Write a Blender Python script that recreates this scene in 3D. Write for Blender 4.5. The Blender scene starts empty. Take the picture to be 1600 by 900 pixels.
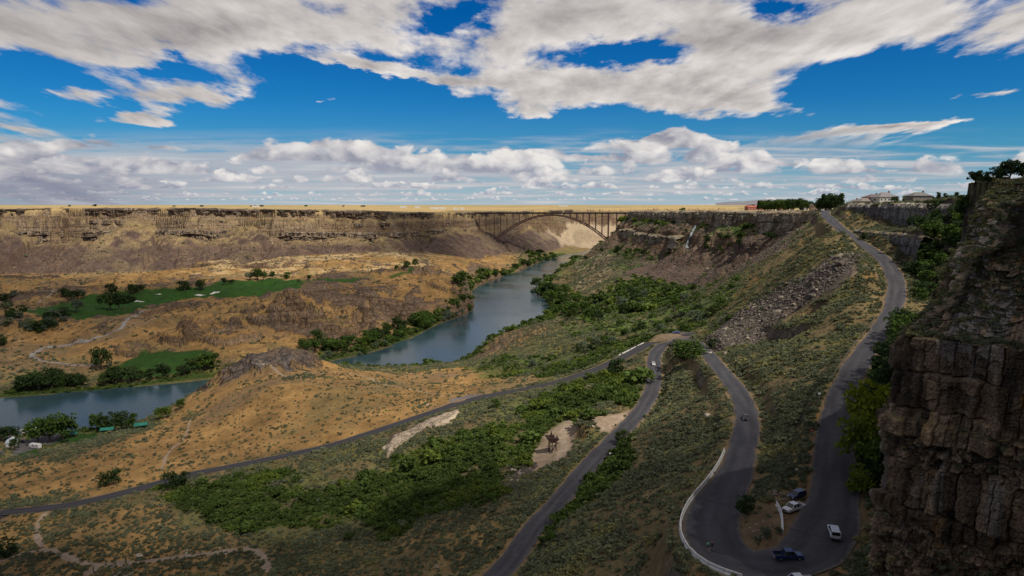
import bpy, math, random
import numpy as np
from mathutils import Vector, Matrix
random.seed(7); RNG = np.random.default_rng(7)
SC = bpy.context.scene; COL = SC.collection
# ------------------------------------------------------------------ camera
CAMZ = 165.0; F = 1067.0; PITCH = math.radians(6.946)
cam_data = bpy.data.cameras.new('camera'); cam = bpy.data.objects.new('camera', cam_data); COL.objects.link(cam)
cam.location = (0, 0, CAMZ); cam.rotation_euler = (math.radians(90)-PITCH, 0, 0)
cam_data.sensor_width = 36; cam_data.lens = 36*F/1600
cam_data.clip_start = 0.5; cam_data.clip_end = 120000
SC.camera = cam
# ------------------------------------------------------------------ light
SUN_DIR = Vector((0.52, -0.50, 1.02)).normalized()          # towards the sun
SUN_EL = math.asin(SUN_DIR.z); SUN_AZ = math.atan2(SUN_DIR.x, SUN_DIR.y)
sd = bpy.data.lights.new('sun', 'SUN'); sd.energy = 4.2; sd.angle = math.radians(0.6); sd.color = (1, .93, .82)
sun = bpy.data.objects.new('sun', sd); COL.objects.link(sun)
sun.rotation_euler = SUN_DIR.to_track_quat('Z', 'Y').to_euler(); sun.location = (0, 0, 900)
SC.view_settings.view_transform = 'Standard'; SC.view_settings.look = 'None'
SC.view_settings.exposure = 0.0; SC.view_settings.gamma = 1.0; SC.view_settings.use_curve_mapping = False
SC.cycles.max_bounces = 4; SC.cycles.diffuse_bounces = 2; SC.cycles.glossy_bounces = 2; SC.cycles.transmission_bounces = 2
SC.cycles.transparent_max_bounces = 12; SC.cycles.use_denoising = True; SC.cycles.caustics_reflective = False; SC.cycles.caustics_refractive = False
SC.cycles.sample_clamp_indirect = 4

class NT:
    """small node-tree builder"""
    def __init__(s, tree): s.t = tree; s.n = tree.nodes; s.l = tree.links
    def node(s, typ, **kw):
        n = s.n.new(typ)
        for k, v in kw.items(): setattr(n, k, v)
        return n
    def put(s, sock, v):
        if isinstance(v, bpy.types.NodeSocket): s.l.new(v, sock)
        elif v is not None: sock.default_value = v
    def math(s, op, a, b=None, c=None, clamp=False):
        n = s.node('ShaderNodeMath', operation=op, use_clamp=clamp)
        for i, v in enumerate((a, b, c)):
            if v is not None: s.put(n.inputs[i], v)
        return n.outputs[0]
    def vmath(s, op, a, b=None):
        n = s.node('ShaderNodeVectorMath', operation=op); s.put(n.inputs[0], a)
        if b is not None: s.put(n.inputs[1], b)
        return n.outputs['Value'] if op in ('DOT_PRODUCT', 'LENGTH') else n.outputs[0]
    def noise(s, vec, scale=1, detail=4, rough=.5, dist=0, lac=2.0):
        n = s.node('ShaderNodeTexNoise'); s.put(n.inputs['Vector'], vec); s.put(n.inputs['Scale'], scale)
        n.inputs['Detail'].default_value = detail; n.inputs['Roughness'].default_value = rough
        n.inputs['Distortion'].default_value = dist; n.inputs['Lacunarity'].default_value = lac
        return n.outputs[0]
    def vor(s, vec, scale=1, feature='F1', out='Distance', rand=1):
        n = s.node('ShaderNodeTexVoronoi', feature=feature); s.put(n.inputs['Vector'], vec); n.inputs['Scale'].default_value = scale
        n.inputs['Randomness'].default_value = rand
        return n.outputs[out]
    def ss(s, v, a, b, lo=0., hi=1.):
        n = s.node('ShaderNodeMapRange', interpolation_type='SMOOTHSTEP'); s.put(n.inputs[0], v)
        s.put(n.inputs[1], a); s.put(n.inputs[2], b); s.put(n.inputs[3], lo); s.put(n.inputs[4], hi)
        return n.outputs[0]
    def mix(s, f, a, b, mode='MIX', clamp=False):
        n = s.node('ShaderNodeMix', data_type='RGBA', blend_type=mode); n.clamp_result = clamp
        s.put(n.inputs[0], f)
        for i, v in ((6, a), (7, b)):
            if isinstance(v, (tuple, list)) and len(v) == 3: v = (*v, 1)
            s.put(n.inputs[i], v)
        return n.outputs[2]
    def xyz(s, v):
        n = s.node('ShaderNodeSeparateXYZ'); s.put(n.inputs[0], v); return n.outputs
    def comb(s, x, y, z):
        n = s.node('ShaderNodeCombineXYZ')
        for i, v in enumerate((x, y, z)): s.put(n.inputs[i], v)
        return n.outputs[0]

# ------------------------------------------------------------------ sky with clouds
world = bpy.data.worlds.new('World'); SC.world = world; world.use_nodes = True
w = NT(world.node_tree); w.n.clear()
out = w.node('ShaderNodeOutputWorld'); bg = w.node('ShaderNodeBackground'); w.l.new(bg.outputs[0], out.inputs[0])
bg.inputs[1].default_value = 0.10
sky = w.node('ShaderNodeTexSky', sky_type='NISHITA'); sky.sun_disc = False
sky.sun_elevation = SUN_EL; sky.sun_rotation = SUN_AZ; sky.altitude = 1100; sky.air_density = 1.0; sky.dust_density = 0.3; sky.ozone_density = 3.0
SKYK = 1.0
def build_sky():
    D = w.node('ShaderNodeTexCoord').outputs['Generated']
    x, y, z = w.xyz(D)
    M = lambda a, b: w.math('MULTIPLY', a, b)
    A = lambda a, b: w.math('ADD', a, b)
    Sb = lambda a, b: w.math('SUBTRACT', a, b)
    ys = w.math('MAXIMUM', y, 0.05); a = w.math('DIVIDE', x, ys); b = w.math('DIVIDE', z, ys)
    hz_ = w.math('MAXIMUM', z, 0.0); az = w.math('ARCTAN2', x, y)
    # cloud field coordinates: foreshortening grows towards the horizon, eased so that heaps keep their height
    den = A(hz_, .13); lg = w.math('LOGARITHM', den, math.e)
    P = w.comb(w.math('DIVIDE', az, den), M(lg, -2.6), 0.0)
    n0 = w.noise(w.vmath('MULTIPLY', P, (.9, 1.0, 1)), 1.3, 6, .62)
    n0b = w.noise(w.vmath('ADD', w.vmath('MULTIPLY', P, (.9, 1.0, 1)), (17, 5, 0)), 1.3, 6, .62)
    aw = A(a, M(Sb(n0, .5), .34)); bw = A(b, M(Sb(n0b, .5), .11))
    def blob(u, v, ru, rv, k, tilt=0.0):
        dx = Sb(aw, (u-800)/1067); dy = Sb(bw, (320-v)/1067)
        if tilt: dy = Sb(dy, M(dx, tilt))
        dx = M(dx, 1067/ru); dy = M(dy, 1067/rv)
        return M(w.math('EXPONENT', M(A(M(dx, dx), M(dy, dy)), -1.0)), k)
    def total(L):
        C = None
        for B in L: t = blob(*B); C = t if C is None else A(C, t)
        return C
    # high broken deck
    C = total([(500,150,190,48,-1.6), (620,192,260,32,-1.5), (880,207,290,20,-1.4), (1020,214,130,14,-.5), (690,44,90,20,-1.0), (960,98,115,16,-1.1), (60,125,100,36,-1.2), (20,95,50,20,-.5), (150,172,60,10,-.5), (1200,26,80,18,-1.0),
               (1190,66,80,10,-.7), (1340,130,70,14,-.7), (1450,140,170,26,-1.3,.1), (1560,200,170,40,-1.5), (1370,228,130,12,-.6), (1560,122,90,14,-.5), (1400,180,120,22,-1.1), (300,108,60,10,-.7), (400,215,190,16,-.9), (1150,208,60,7,-.4),
               (320,150,95,24,1.3), (110,150,80,14,.6), (230,190,70,9,.7), (900,150,210,34,1.0), (1000,60,300,50,.6), (250,60,330,50,.7), (1400,60,260,30,.6,.05), (1450,205,100,6,.9,.12), (520,160,36,7,1.5), (590,168,22,4,1.3),
               (1330,214,150,16,1.1,.08), (1500,150,90,6,.8,-.03), (610,118,120,8,1.2,-.12), (1050,196,60,8,.3), (1190,172,160,14,.7,-.1)])
    PA = w.vmath('MULTIPLY', P, (1.0, .72, 1))
    def fieldA(vec): 
        f1 = w.noise(vec, 1.5, 8, .58, .15); f2 = w.noise(vec, 5.2, 5, .62, .2)
        return A(M(Sb(f1, .5), 4.3), M(Sb(f2, .5), 1.6))
    fa = fieldA(PA); fb = fieldA(w.vmath('ADD', PA, (.04, .09, 0)))
    dens = A(A(fa, C), .32)
    hi = w.ss(b, .072, .112); covA = M(w.ss(dens, .0, .62), hi); covA = w.math('POWER', covA, .8)
    shA = w.math('ADD', A(.58, M(Sb(fa, fb), .55)), M(Sb(.9, w.math('MINIMUM', dens, 2.4)), .30), clamp=True)
    shA = M(shA, w.ss(a, -.9, -.15, .62, 1.0)); shA = M(shA, w.ss(b, .34, .20, .80, 1.0))
    colA = w.mix(shA, (1.75, 1.62, 1.72), (8.5, 8.0, 7.6))
    # heaped cumulus rows low down: rounded tops, flat shaded bases, several depths of rows
    def rows(hb, th, sx, seed, left, amount, c_lo, c_hi, base):
        """one row of heaps standing on height hb (tangent), up to th tall"""
        s = M(az, sx)
        wob = M(Sb(w.noise(w.comb(M(s, .35), seed, 0), 1.0, 3, .5), .5), th*.5)
        loc = w.math('DIVIDE', Sb(Sb(b, hb), wob), th)                               # 0 base .. 1 top
        q = w.comb(s, M(loc, th*sx*1.5), seed*3.1)
        big = w.noise(w.comb(M(s, .42), seed*1.7, 0), 1.0, 2, .5)                    # how tall the heap is here
        bil = w.noise(q, 1.35, 6, .55, .25); vv = w.vor(w.vmath('ADD', q, w.comb(M(bil, .9), M(bil, .7), 0)), 2.2)
        topl = A(A(M(Sb(big, .5), 3.2), A(amount, left)), 0)
        d = A(A(Sb(topl, loc), M(Sb(bil, .5), 1.7)), M(Sb(.4, vv), .55))
        cov = M(w.ss(d, .0, .22), w.ss(A(loc, M(Sb(bil, .5), .5)), -.06, .10))
        bil2 = w.noise(w.vmath('ADD', q, (.18, .30, 0)), 1.35, 6, .55, .25)
        sh = w.math('ADD', A(base, M(Sb(bil, bil2), 2.6)), A(M(loc, .40), M(Sb(.42, vv), .55)), clamp=True)
        return cov, w.mix(sh, c_lo, c_hi)
    hs = w.node('ShaderNodeHueSaturation'); w.l.new(sky.outputs[0], hs.inputs['Color']); hs.inputs['Saturation'].default_value = 1.5; hs.inputs['Value'].default_value = SKYK
    base = w.mix(1.0, hs.outputs[0], (.16, .58, .76), 'MULTIPLY')
    base = w.mix(w.ss(b, .16, .0, 0, .75), base, w.mix(w.ss(b, .0, .09), (4.3, 4.9, 5.9), (1.1, 2.8, 4.5)))
    # thin veil behind the rows
    veil = w.noise(w.vmath('MULTIPLY', w.comb(M(az, 6), M(w.math('LOGARITHM', A(b, .05), math.e), 5), 0), (1, 2.2, 1)), 1.0, 8, .6, .3)
    veilc = M(w.ss(A(veil, total([(150,262,420,55,.25), (1150,268,500,30,.12), (600,275,300,30,.12)])), .46, .68), w.ss(b, .115, .06, 0, .85))
    c = w.mix(veilc, base, w.mix(w.ss(veil, .45, .75), (4.6, 4.7, 5.2), (6.6, 6.4, 6.4)))
    c = w.mix(covA, c, colA)
    L1 = total([(100,240,230,60,.75), (560,250,200,40,.55), (1080,240,120,30,.95), (820,250,60,30,.55), (770,250,60,30,.4), (1330,260,140,30,-.3)])
    for (hb, th, sx, seed, amt, k) in ((.078, .044, 11, 3.3, -.25, 1.0), (.060, .040, 12, 7.7, .02, 1.0), (.045, .032, 15, 12.1, .20, .8), (.033, .022, 22, 19.9, .25, .6), (.023, .016, 32, 26.3, .25, .5), (.014, .011, 48, 31.7, .25, .4), (.007, .007, 75, 41.1, .25, .3)):
        f = 1-(.075-hb)/.075*.55
        cv, cc = rows(hb, th, sx, seed, M(L1, k), amt, (2.9+1.0*(1-f), 2.95+1.3*(1-f), 3.6+2.0*(1-f)), (8.7, 8.3, 7.9), .34); c = w.mix(M(cv, .55+.42*f), c, cc)
    rain = M(w.ss(blob(50, 296, 260, 44, 1.0), .1, .9), w.ss(w.noise(w.comb(A(M(az, 9), M(b, 14)), 0, 0), 1.5, 3, .5), .3, .7, .5, 1)); c = w.mix(M(rain, .80), c, (1.9, 2.0, 2.9))
    c = w.mix(w.ss(z, -.01, -.05), c, (1.2, 1.0, .7))
    w.l.new(c, bg.inputs[0])
build_sky()
world.cycles.sampling_method = 'MANUAL'; world.cycles.sample_map_resolution = 512

# ------------------------------------------------------------------ helpers
def tag(o, label=None, cat=None, group=None, kind=None):
    if label: o['label'] = label
    if cat: o['category'] = cat
    if group: o['group'] = group
    if kind: o['kind'] = kind
    return o
def link(name, me, mat=None, parent=None):
    o = bpy.data.objects.new(name, me); COL.objects.link(o)
    if mat is not None and me is not None and not me.materials: me.materials.append(mat)
    if parent is not None: o.parent = parent
    return o
def np_mesh(name, V, Fq, smooth=True, attrs=None):
    """V (n,3), Fq (m,k) int"""
    me = bpy.data.meshes.new(name); n = len(V); m, k = Fq.shape
    me.vertices.add(n); me.vertices.foreach_set('co', np.ascontiguousarray(V, dtype=np.float32).ravel())
    me.loops.add(m*k); me.loops.foreach_set('vertex_index', np.ascontiguousarray(Fq, dtype=np.int32).ravel())
    me.polygons.add(m); me.polygons.foreach_set('loop_start', np.arange(0, m*k, k, dtype=np.int32))
    me.polygons.foreach_set('use_smooth', np.full(m, smooth))
    me.update(calc_edges=True)
    if attrs:
        for nm, arr in attrs.items():
            if arr.ndim == 2:
                at = me.attributes.new(nm, 'FLOAT_COLOR', 'POINT')
                c = np.ones((n, 4), np.float32); c[:, :arr.shape[1]] = arr; at.data.foreach_set('color', c.ravel())
            else:
                at = me.attributes.new(nm, 'FLOAT', 'POINT'); at.data.foreach_set('value', arr.astype(np.float32))
    return me
def grid_faces(nr, nc, wrap=False):
    i = np.arange(nr-1)[:, None]; j = np.arange(nc if wrap else nc-1)[None, :]
    a = i*nc+j; b = i*nc+(j+1) % nc
    return np.stack([a, b, b+nc, a+nc], -1).reshape(-1, 4)
def S(x, a, b):
    t = np.clip((x-a)/(b-a), 0, 1); return t*t*(3-2*t)
def vnoise(x, y, seed=0):
    xi = np.floor(x).astype(np.int64); yi = np.floor(y).astype(np.int64); fx = x-xi; fy = y-yi
    fx = fx*fx*fx*(fx*(fx*6-15)+10); fy = fy*fy*fy*(fy*(fy*6-15)+10)
    def h(i, j):
        k = (i*374761393 + j*668265263 + seed*1442695041) & 0xffffffff
        k = ((k ^ (k >> 13))*1274126177) & 0xffffffff
        k = k ^ (k >> 16)
        return (k & 0xffff)/65535.0
    a = h(xi, yi); b = h(xi+1, yi); c = h(xi, yi+1); d = h(xi+1, yi+1)
    return (a+(b-a)*fx)*(1-fy)+(c+(d-c)*fx)*fy
def fbm(x, y, scale, octv=4, seed=0, rough=.5):
    """mean 0, about -1..1"""
    r = 0; a = 1; s = 0; f = 1/scale
    for o in range(octv):
        r = r + a*(vnoise(x*f+17.3*o, y*f-9.1*o, seed+o)*2-1); s += a; a *= rough; f *= 2.03
    return r/s*1.5
def ridge(x, y, scale, octv=4, seed=0):
    r = 0; a = 1; s = 0; f = 1/scale
    for o in range(octv):
        n = 1-np.abs(vnoise(x*f+5*o, y*f+3*o, seed+o)*2-1); r = r+a*n*n; s += a; a *= .5; f *= 2.1
    return r/s
def ray(u, v):
    u = np.asarray(u, float); v = np.asarray(v, float)
    cp, sp = math.cos(PITCH), math.sin(PITCH)
    a = (u-800)/F; b = (450-v)/F
    return np.stack([a, cp+b*sp, -sp+b*cp], -1)
def atz(u, v, z):
    d = ray(u, v); t = (z-CAMZ)/d[..., 2]
    return np.stack([d[..., 0]*t, d[..., 1]*t, np.broadcast_to(z, t.shape)], -1)
def aty(u, v, Y):
    d = ray(u, v); t = Y/d[..., 1]
    return np.array([d[..., 0]*t, d[..., 1]*t, CAMZ+d[..., 2]*t])
def seg_dist(x, y, P, closed=False, extra=None):
    """distance to polyline; extra: per-vertex values interpolated at the nearest point"""
    P = np.asarray(P, float); n = len(P); best = np.full(x.shape, 1e18); ev = None if extra is None else np.zeros(x.shape+(extra.shape[1],))
    for i in range(n if closed else n-1):
        a = P[i, :2]; b = P[(i+1) % n, :2]; ab = b-a; L = ab@ab+1e-12
        t = np.clip(((x-a[0])*ab[0]+(y-a[1])*ab[1])/L, 0, 1)
        d = (x-a[0]-t*ab[0])**2+(y-a[1]-t*ab[1])**2
        m = d < best; best = np.where(m, d, best)
        if extra is not None:
            e = extra[i][None]*(1-t[..., None])+extra[(i+1) % n][None]*t[..., None]; ev = np.where(m[..., None], e, ev)
    return (np.sqrt(best), ev) if extra is not None else np.sqrt(best)
def inside(x, y, P):
    P = np.asarray(P, float); r = np.zeros(x.shape, bool); n = len(P)
    for i in range(n):
        x0, y0 = P[i, :2]; x1, y1 = P[(i+1) % n, :2]
        if y0 == y1: continue
        r ^= ((y0 > y) != (y1 > y)) & (x < (x1-x0)*(y-y0)/(y1-y0)+x0)
    return r
def catmull(P, step):
    P = np.asarray(P, float); out = []
    Q = np.vstack([2*P[0]-P[1], P, 2*P[-1]-P[-2]])
    for i in range(1, len(Q)-2):
        n = max(2, int(np.linalg.norm(Q[i+1][:2]-Q[i][:2])/step))
        for k in range(n):
            t = k/n; p0, p1, p2, p3 = Q[i-1:i+3]
            out.append(.5*((2*p1)+(p2-p0)*t+(2*p0-5*p1+4*p2-p3)*t*t+(3*p1-p0-3*p2+p3)*t**3))
    out.append(P[-1]); return np.array(out)
# ------------------------------------------------------------------ lie of the land (all in metres, camera over the origin)
def P3(L): L = np.array(L, float); return atz(L[:, 0], L[:, 1], L[:, 2])
ROAD_A_px = [(1300,345,154),(1330,370,146),(1375,400,138.5),(1397,430,132),(1400,462,127),(1384,505,120.5),(1345,560,115.5),(1315,620,112),(1303,690,108.5),
 (1305,760,105.5),(1292,820,104.4),(1266,862,103.8),(1220,880,103.2),(1172,880,102.9),(1130,862,102.5),(1112,832,102.2),(1116,798,101.8),(1146,745,101),(1160,700,100),(1167,650,98.5),(1152,610,97),(1120,570,95),
 (1100,546,92),(1085,534,89.5),(1062,531,86.5),(1038,538,83.5),(1023,556,81),(1021,600,78),(1002,640,76),(965,680,74),(925,722,72.5),(880,775,71),(830,830,69),(785,890,67)]
ROAD_A = np.vstack([[(420,740,157),(340,680,159),(279,610,159.2)], P3(ROAD_A_px), [(-25,140,66),(-60,90,64)]])
ROAD_B_px = [(1030,531,84),(1003,543,81),(975,557,77.5),(930,577,73),(860,599,67.5),(800,611,63),(730,626,59),(640,656,54),(530,692,48),(420,717,43),(300,741,38),(200,768,35),(100,790,33),(0,801,32),(-150,820,31)]
ROAD_B = np.vstack([P3([(1085,520,88)]), P3(ROAD_B_px), [(-600,240,30)]])
RA = catmull(ROAD_A, 4); RB = catmull(ROAD_B, 6)
WA, WB = 3.9, 3.4
def widthA(y): return 3.6+1.7*S(y, 180, 120)
# plateau
PLAT = np.array([(-1600,1330,157),(-1035,1380,157),(-680,1450,157.5),(-302,1500,151.5),(-250,1700,147),(-100,2000,143),(60,2450,143),(300,2900,146),(900,3400,150),(-600,2500,154),(-2000,3000,156),
 (0,4500,152),(2500,5000,153),(337,1950,149),(350,1300,154),(350,900,157),(500,1500,153),(700,900,158),(330,680,159.5),(288,600,159.6),(262,540,163.5),(240,490,165),(232,400,166.5),(228,330,169.5),(190,250,171.5),(140,190,170),(100,125,168.5),(95,95,168.8),
 (75,80,168.5),(90,20,166),(0,-60,164),(300,300,172),(400,500,167),(600,500,166),(1500,1500,156),(-600,-300,164),(500,-200,168)])
def rbf_fit(P, c, lam=0.0, lin=True):
    X = P[:, :2]/1000; n = len(P); d = np.sqrt(((X[:, None]-X[None])**2).sum(-1)+(c/1000)**2)
    A = np.zeros((n+3, n+3)); A[:n, :n] = -d+lam*np.eye(n); A[:n, n] = 1; A[:n, n+1:] = X; A[n, :n] = 1; A[n+1:, :n] = X.T
    w_ = np.linalg.solve(A, np.concatenate([P[:, 2], [0, 0, 0]])); return X, w_, c/1000
def rbf_eval(M, x, y):
    X, w_, c = M; sh = x.shape; x = x.ravel()/1000; y = y.ravel()/1000; r = w_[-3]+w_[-2]*x+w_[-1]*y
    for i in range(len(X)): r -= w_[i]*np.sqrt((x-X[i, 0])**2+(y-X[i, 1])**2+c*c)
    return r.reshape(sh)
PL = rbf_fit(PLAT, 60)
def plateau(x, y):
    r = np.hypot(x, y); p = rbf_eval(PL, np.clip(x, -2500, 2500), np.clip(y, -500, 5000))
    k = S(r, 3000, 7000); p = p*(1-k)+151*k
    p = p + 1.2*fbm(x, y, 260, 3, 3)*S(r, 900, 1500) + k*6*fbm(x, y, 4000, 3, 5) + 0.5*fbm(x, y, 12, 3, 9)*S(r, 900, 500)
    return p
# inner canyon floor and slopes
Bpx = [ # near-left hill and benches
 (450,600,52),(430,545,52),(400,560,50),(470,570,44),(350,580,38),(300,600,26),(560,582,43),(540,575,32),(640,582,25),(700,573,22),(725,568,20),(640,610,46),(560,640,50),(400,660,40),(300,650,32),(200,680,26),(100,700,20),(150,740,32),(30,750,27),
 (60,690,5),(20,700,5),(130,690,6),(0,712,8),(240,655,8),(280,640,6),(330,700,34),(0,850,31),(100,830,33),(0,895,34),(200,870,34),(400,800,40),(300,800,37),(200,820,35),(450,880,43),(300,895,38),
 (600,760,47),(500,780,44),(600,850,50),(620,700,54),(700,660,57),(750,720,58),(760,650,60),(850,650,66),(800,700,63),(870,690,67),(850,720,66),(820,740,64),(780,760,64),(700,800,58),(700,890,58),(760,850,63),(920,640,73),(960,600,76),
 # slope between the lower legs
 (1000,750,85),(950,850,84),(1050,800,94),(1060,650,89),(1000,880,88),(1060,880,97),(1090,870,100),(1100,740,96),(1100,650,93),(1060,590,85),(950,770,78),(1040,700,86),(900,850,77),(850,890,74),(970,720,78),
 # inside the hairpin and the slope above the lower leg
 (1230,700,103.8),(1240,780,104.2),(1200,800,103),(1190,840,102.5),(1220,620,104.5),(1250,560,109),(1250,500,114.5),(1200,550,103.5),(1200,600,101),(1300,450,127),(1330,480,124),(1350,430,133.5),(1300,540,114),(1270,640,107),(1200,500,106.5),
 (1250,450,122),(1150,480,104),(1130,520,96),(1110,530,91),(1160,560,99),(1200,440,118),(1150,540,98),(1270,400,137),(1290,370,147),(1275,350,151),(1310,400,140),(1100,515,84),(1060,518,80),
 # bench in front of the far right slope
 (1100,480,54),(1050,500,60),(1000,520,66),(950,545,66),(950,520,58),(910,515,45),(880,540,52),(820,520,30),(780,530,18),(850,560,46),(770,545,12),(860,505,26),(790,570,38),(740,575,25),(750,595,38),(830,585,55),(900,570,64),(1000,480,42),(940,490,28),(960,460,38),
 (900,480,12),(1000,450,45),(1050,450,46),(1150,440,68),(1100,430,62),(930,440,30),(880,470,4),(870,450,3),(930,420,30),(1180,410,86),(900,415,12),
 # north bench
 (700,430,45),(740,432,48),(650,440,46),(655,495,14),(600,505,12),(690,470,22),(560,520,6),(640,505,5),(500,500,26),(400,480,36),(350,500,30),(450,450,42),(300,455,36),(370,450,37),(150,480,30),(230,470,33),(200,520,22),(100,545,13),(60,560,10),(200,560,7),
 (300,560,8),(150,590,3),(40,600,3),(0,500,26),(50,460,34),(0,440,42),(150,430,46),(250,430,44),(350,415,50),(420,420,48),(500,400,62),(560,395,66),(450,405,58),(550,420,52),(620,400,60),(700,400,52),(740,410,40),(600,440,46),(560,460,38),(520,480,30),(330,540,16),(400,515,24),
 (480,530,14),(420,540,16),(260,500,28),(770,425,8)]
Bw = [(-700,700,10),(-900,900,35),(-1500,1000,40),(-1100,600,8),(-2200,900,60),(-900,1285,33),(-700,1320,36),(-1050,1240,36),(-500,1320,46),(-1250,1200,36),(-600,330,30),(-500,150,34),(-300,100,36),(-100,100,50),(0,60,62),(30,60,84),(60,40,94),(44,88,97),(60,90,102.5),(80,80,104),(95,120,106),(22,88,88),(0,0,60),(80,0,95),(-200,0,50),
 (-60,700,2),(0,840,2),(60,960,2),(80,1200,2),(100,1500,5),(140,1700,8),(230,2000,15),(40,2050,20),(0,1900,30),(150,2300,12),(350,2700,10),(-90,1150,40),(-80,1400,20),(-60,1600,25),(-40,1750,15),(170,1100,45),(180,1300,48),(210,1500,55),(230,1700,50),
 (250,640,128),(230,560,140),(290,700,112),(330,800,100),(260,800,85),(200,700,75),(150,620,66),(300,1000,62),(250,1200,50)]
BENCH = np.vstack([P3(Bpx), ROAD_A[::1], ROAD_B, np.array(Bw, float)])
BM = rbf_fit(BENCH, 18, 0.0004)
NRIM = [(-6000,1500),(-3000,1500),(-1600,1350),(-1180,1370),(-1035,1380),(-930,1440),(-850,1420),(-760,1470),(-680,1450),(-590,1490),(-500,1455),(-400,1490),(-302,1500),(-286,1570),(-275,1700),(-225,1770),(-190,1900),(-130,1955),(-118,2010),(-70,2150),(40,2450),(250,2800),(500,3100),(900,3400),(3000,3600),(60000,3600),(60000,90000),(-60000,90000),(-60000,1500)]
SRIM = [(60000,2700),(3000,2700),(800,2450),(450,2150),(350,2000),(338,1940),(328,1840),(352,1780),(345,1650),(330,1560),(348,1480),(340,1380),(366,1300),(352,1180),(350,1120),(376,1060),(366,980),(335,900),(345,850),(350,790),(340,720),(325,672),(300,634),(284,622),
 (262,575),(252,530),(245,490),(233,440),(238,400),(228,360),(222,330),(212,290),(196,255),(172,225),(152,195),(137,170),(114,146),(96,131),(80,121),(74,112),(78,100),(88,86),(101,66),(111,40),(110,5),(60,-28),(0,-45),(-100,-90),(-600,-200),(-3000,-400),(-60000,-400),(-60000,-60000),(60000,-60000)]
RIVER = np.array([(-2600,300,62),(-900,440,62),(-600,475,60),(-395,525,58),(-285,574,56),(-200,625,54),(-140,690,54),(-103,745,54),(-70,830,56),(-46,925,58),(-14,1010,60),(0,1100,62),(-8,1200,62),(-14,1330,62),(8,1470,58),(55,1650,52),(92,1800,50),(125,1950,50),(160,2080,48),(300,2420,48),(620,2800,48),(2500,3100,50)], float)
RV = catmull(RIVER, 30)
def sdist(x, y, P):
    d = seg_dist(x, y, P, closed=True); return np.where(inside(x, y, P), -d, d)
def gauss(x, y, cx, cy, r): return np.exp(-(((x-cx)**2+(y-cy)**2)/(r*r)))
NPROF = (np.array([-1,0,1.5,4,11,13.5,16,22,25,27,34,37,50,80,400.]), np.array([0,0,15,19,23,38,41,46,60,64,72,86,104,160,700.]))
SPROF = (np.array([-1,0,1.5,6,34,37,40,62,120,400.]), np.array([0,0,16,24,42,54,58,78,118,420.]))
SNEAR = (np.array([-1,0,2,4,12,14,24,44,200.]), np.array([0,0,11,14,18,25,38,75,420.]))
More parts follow.
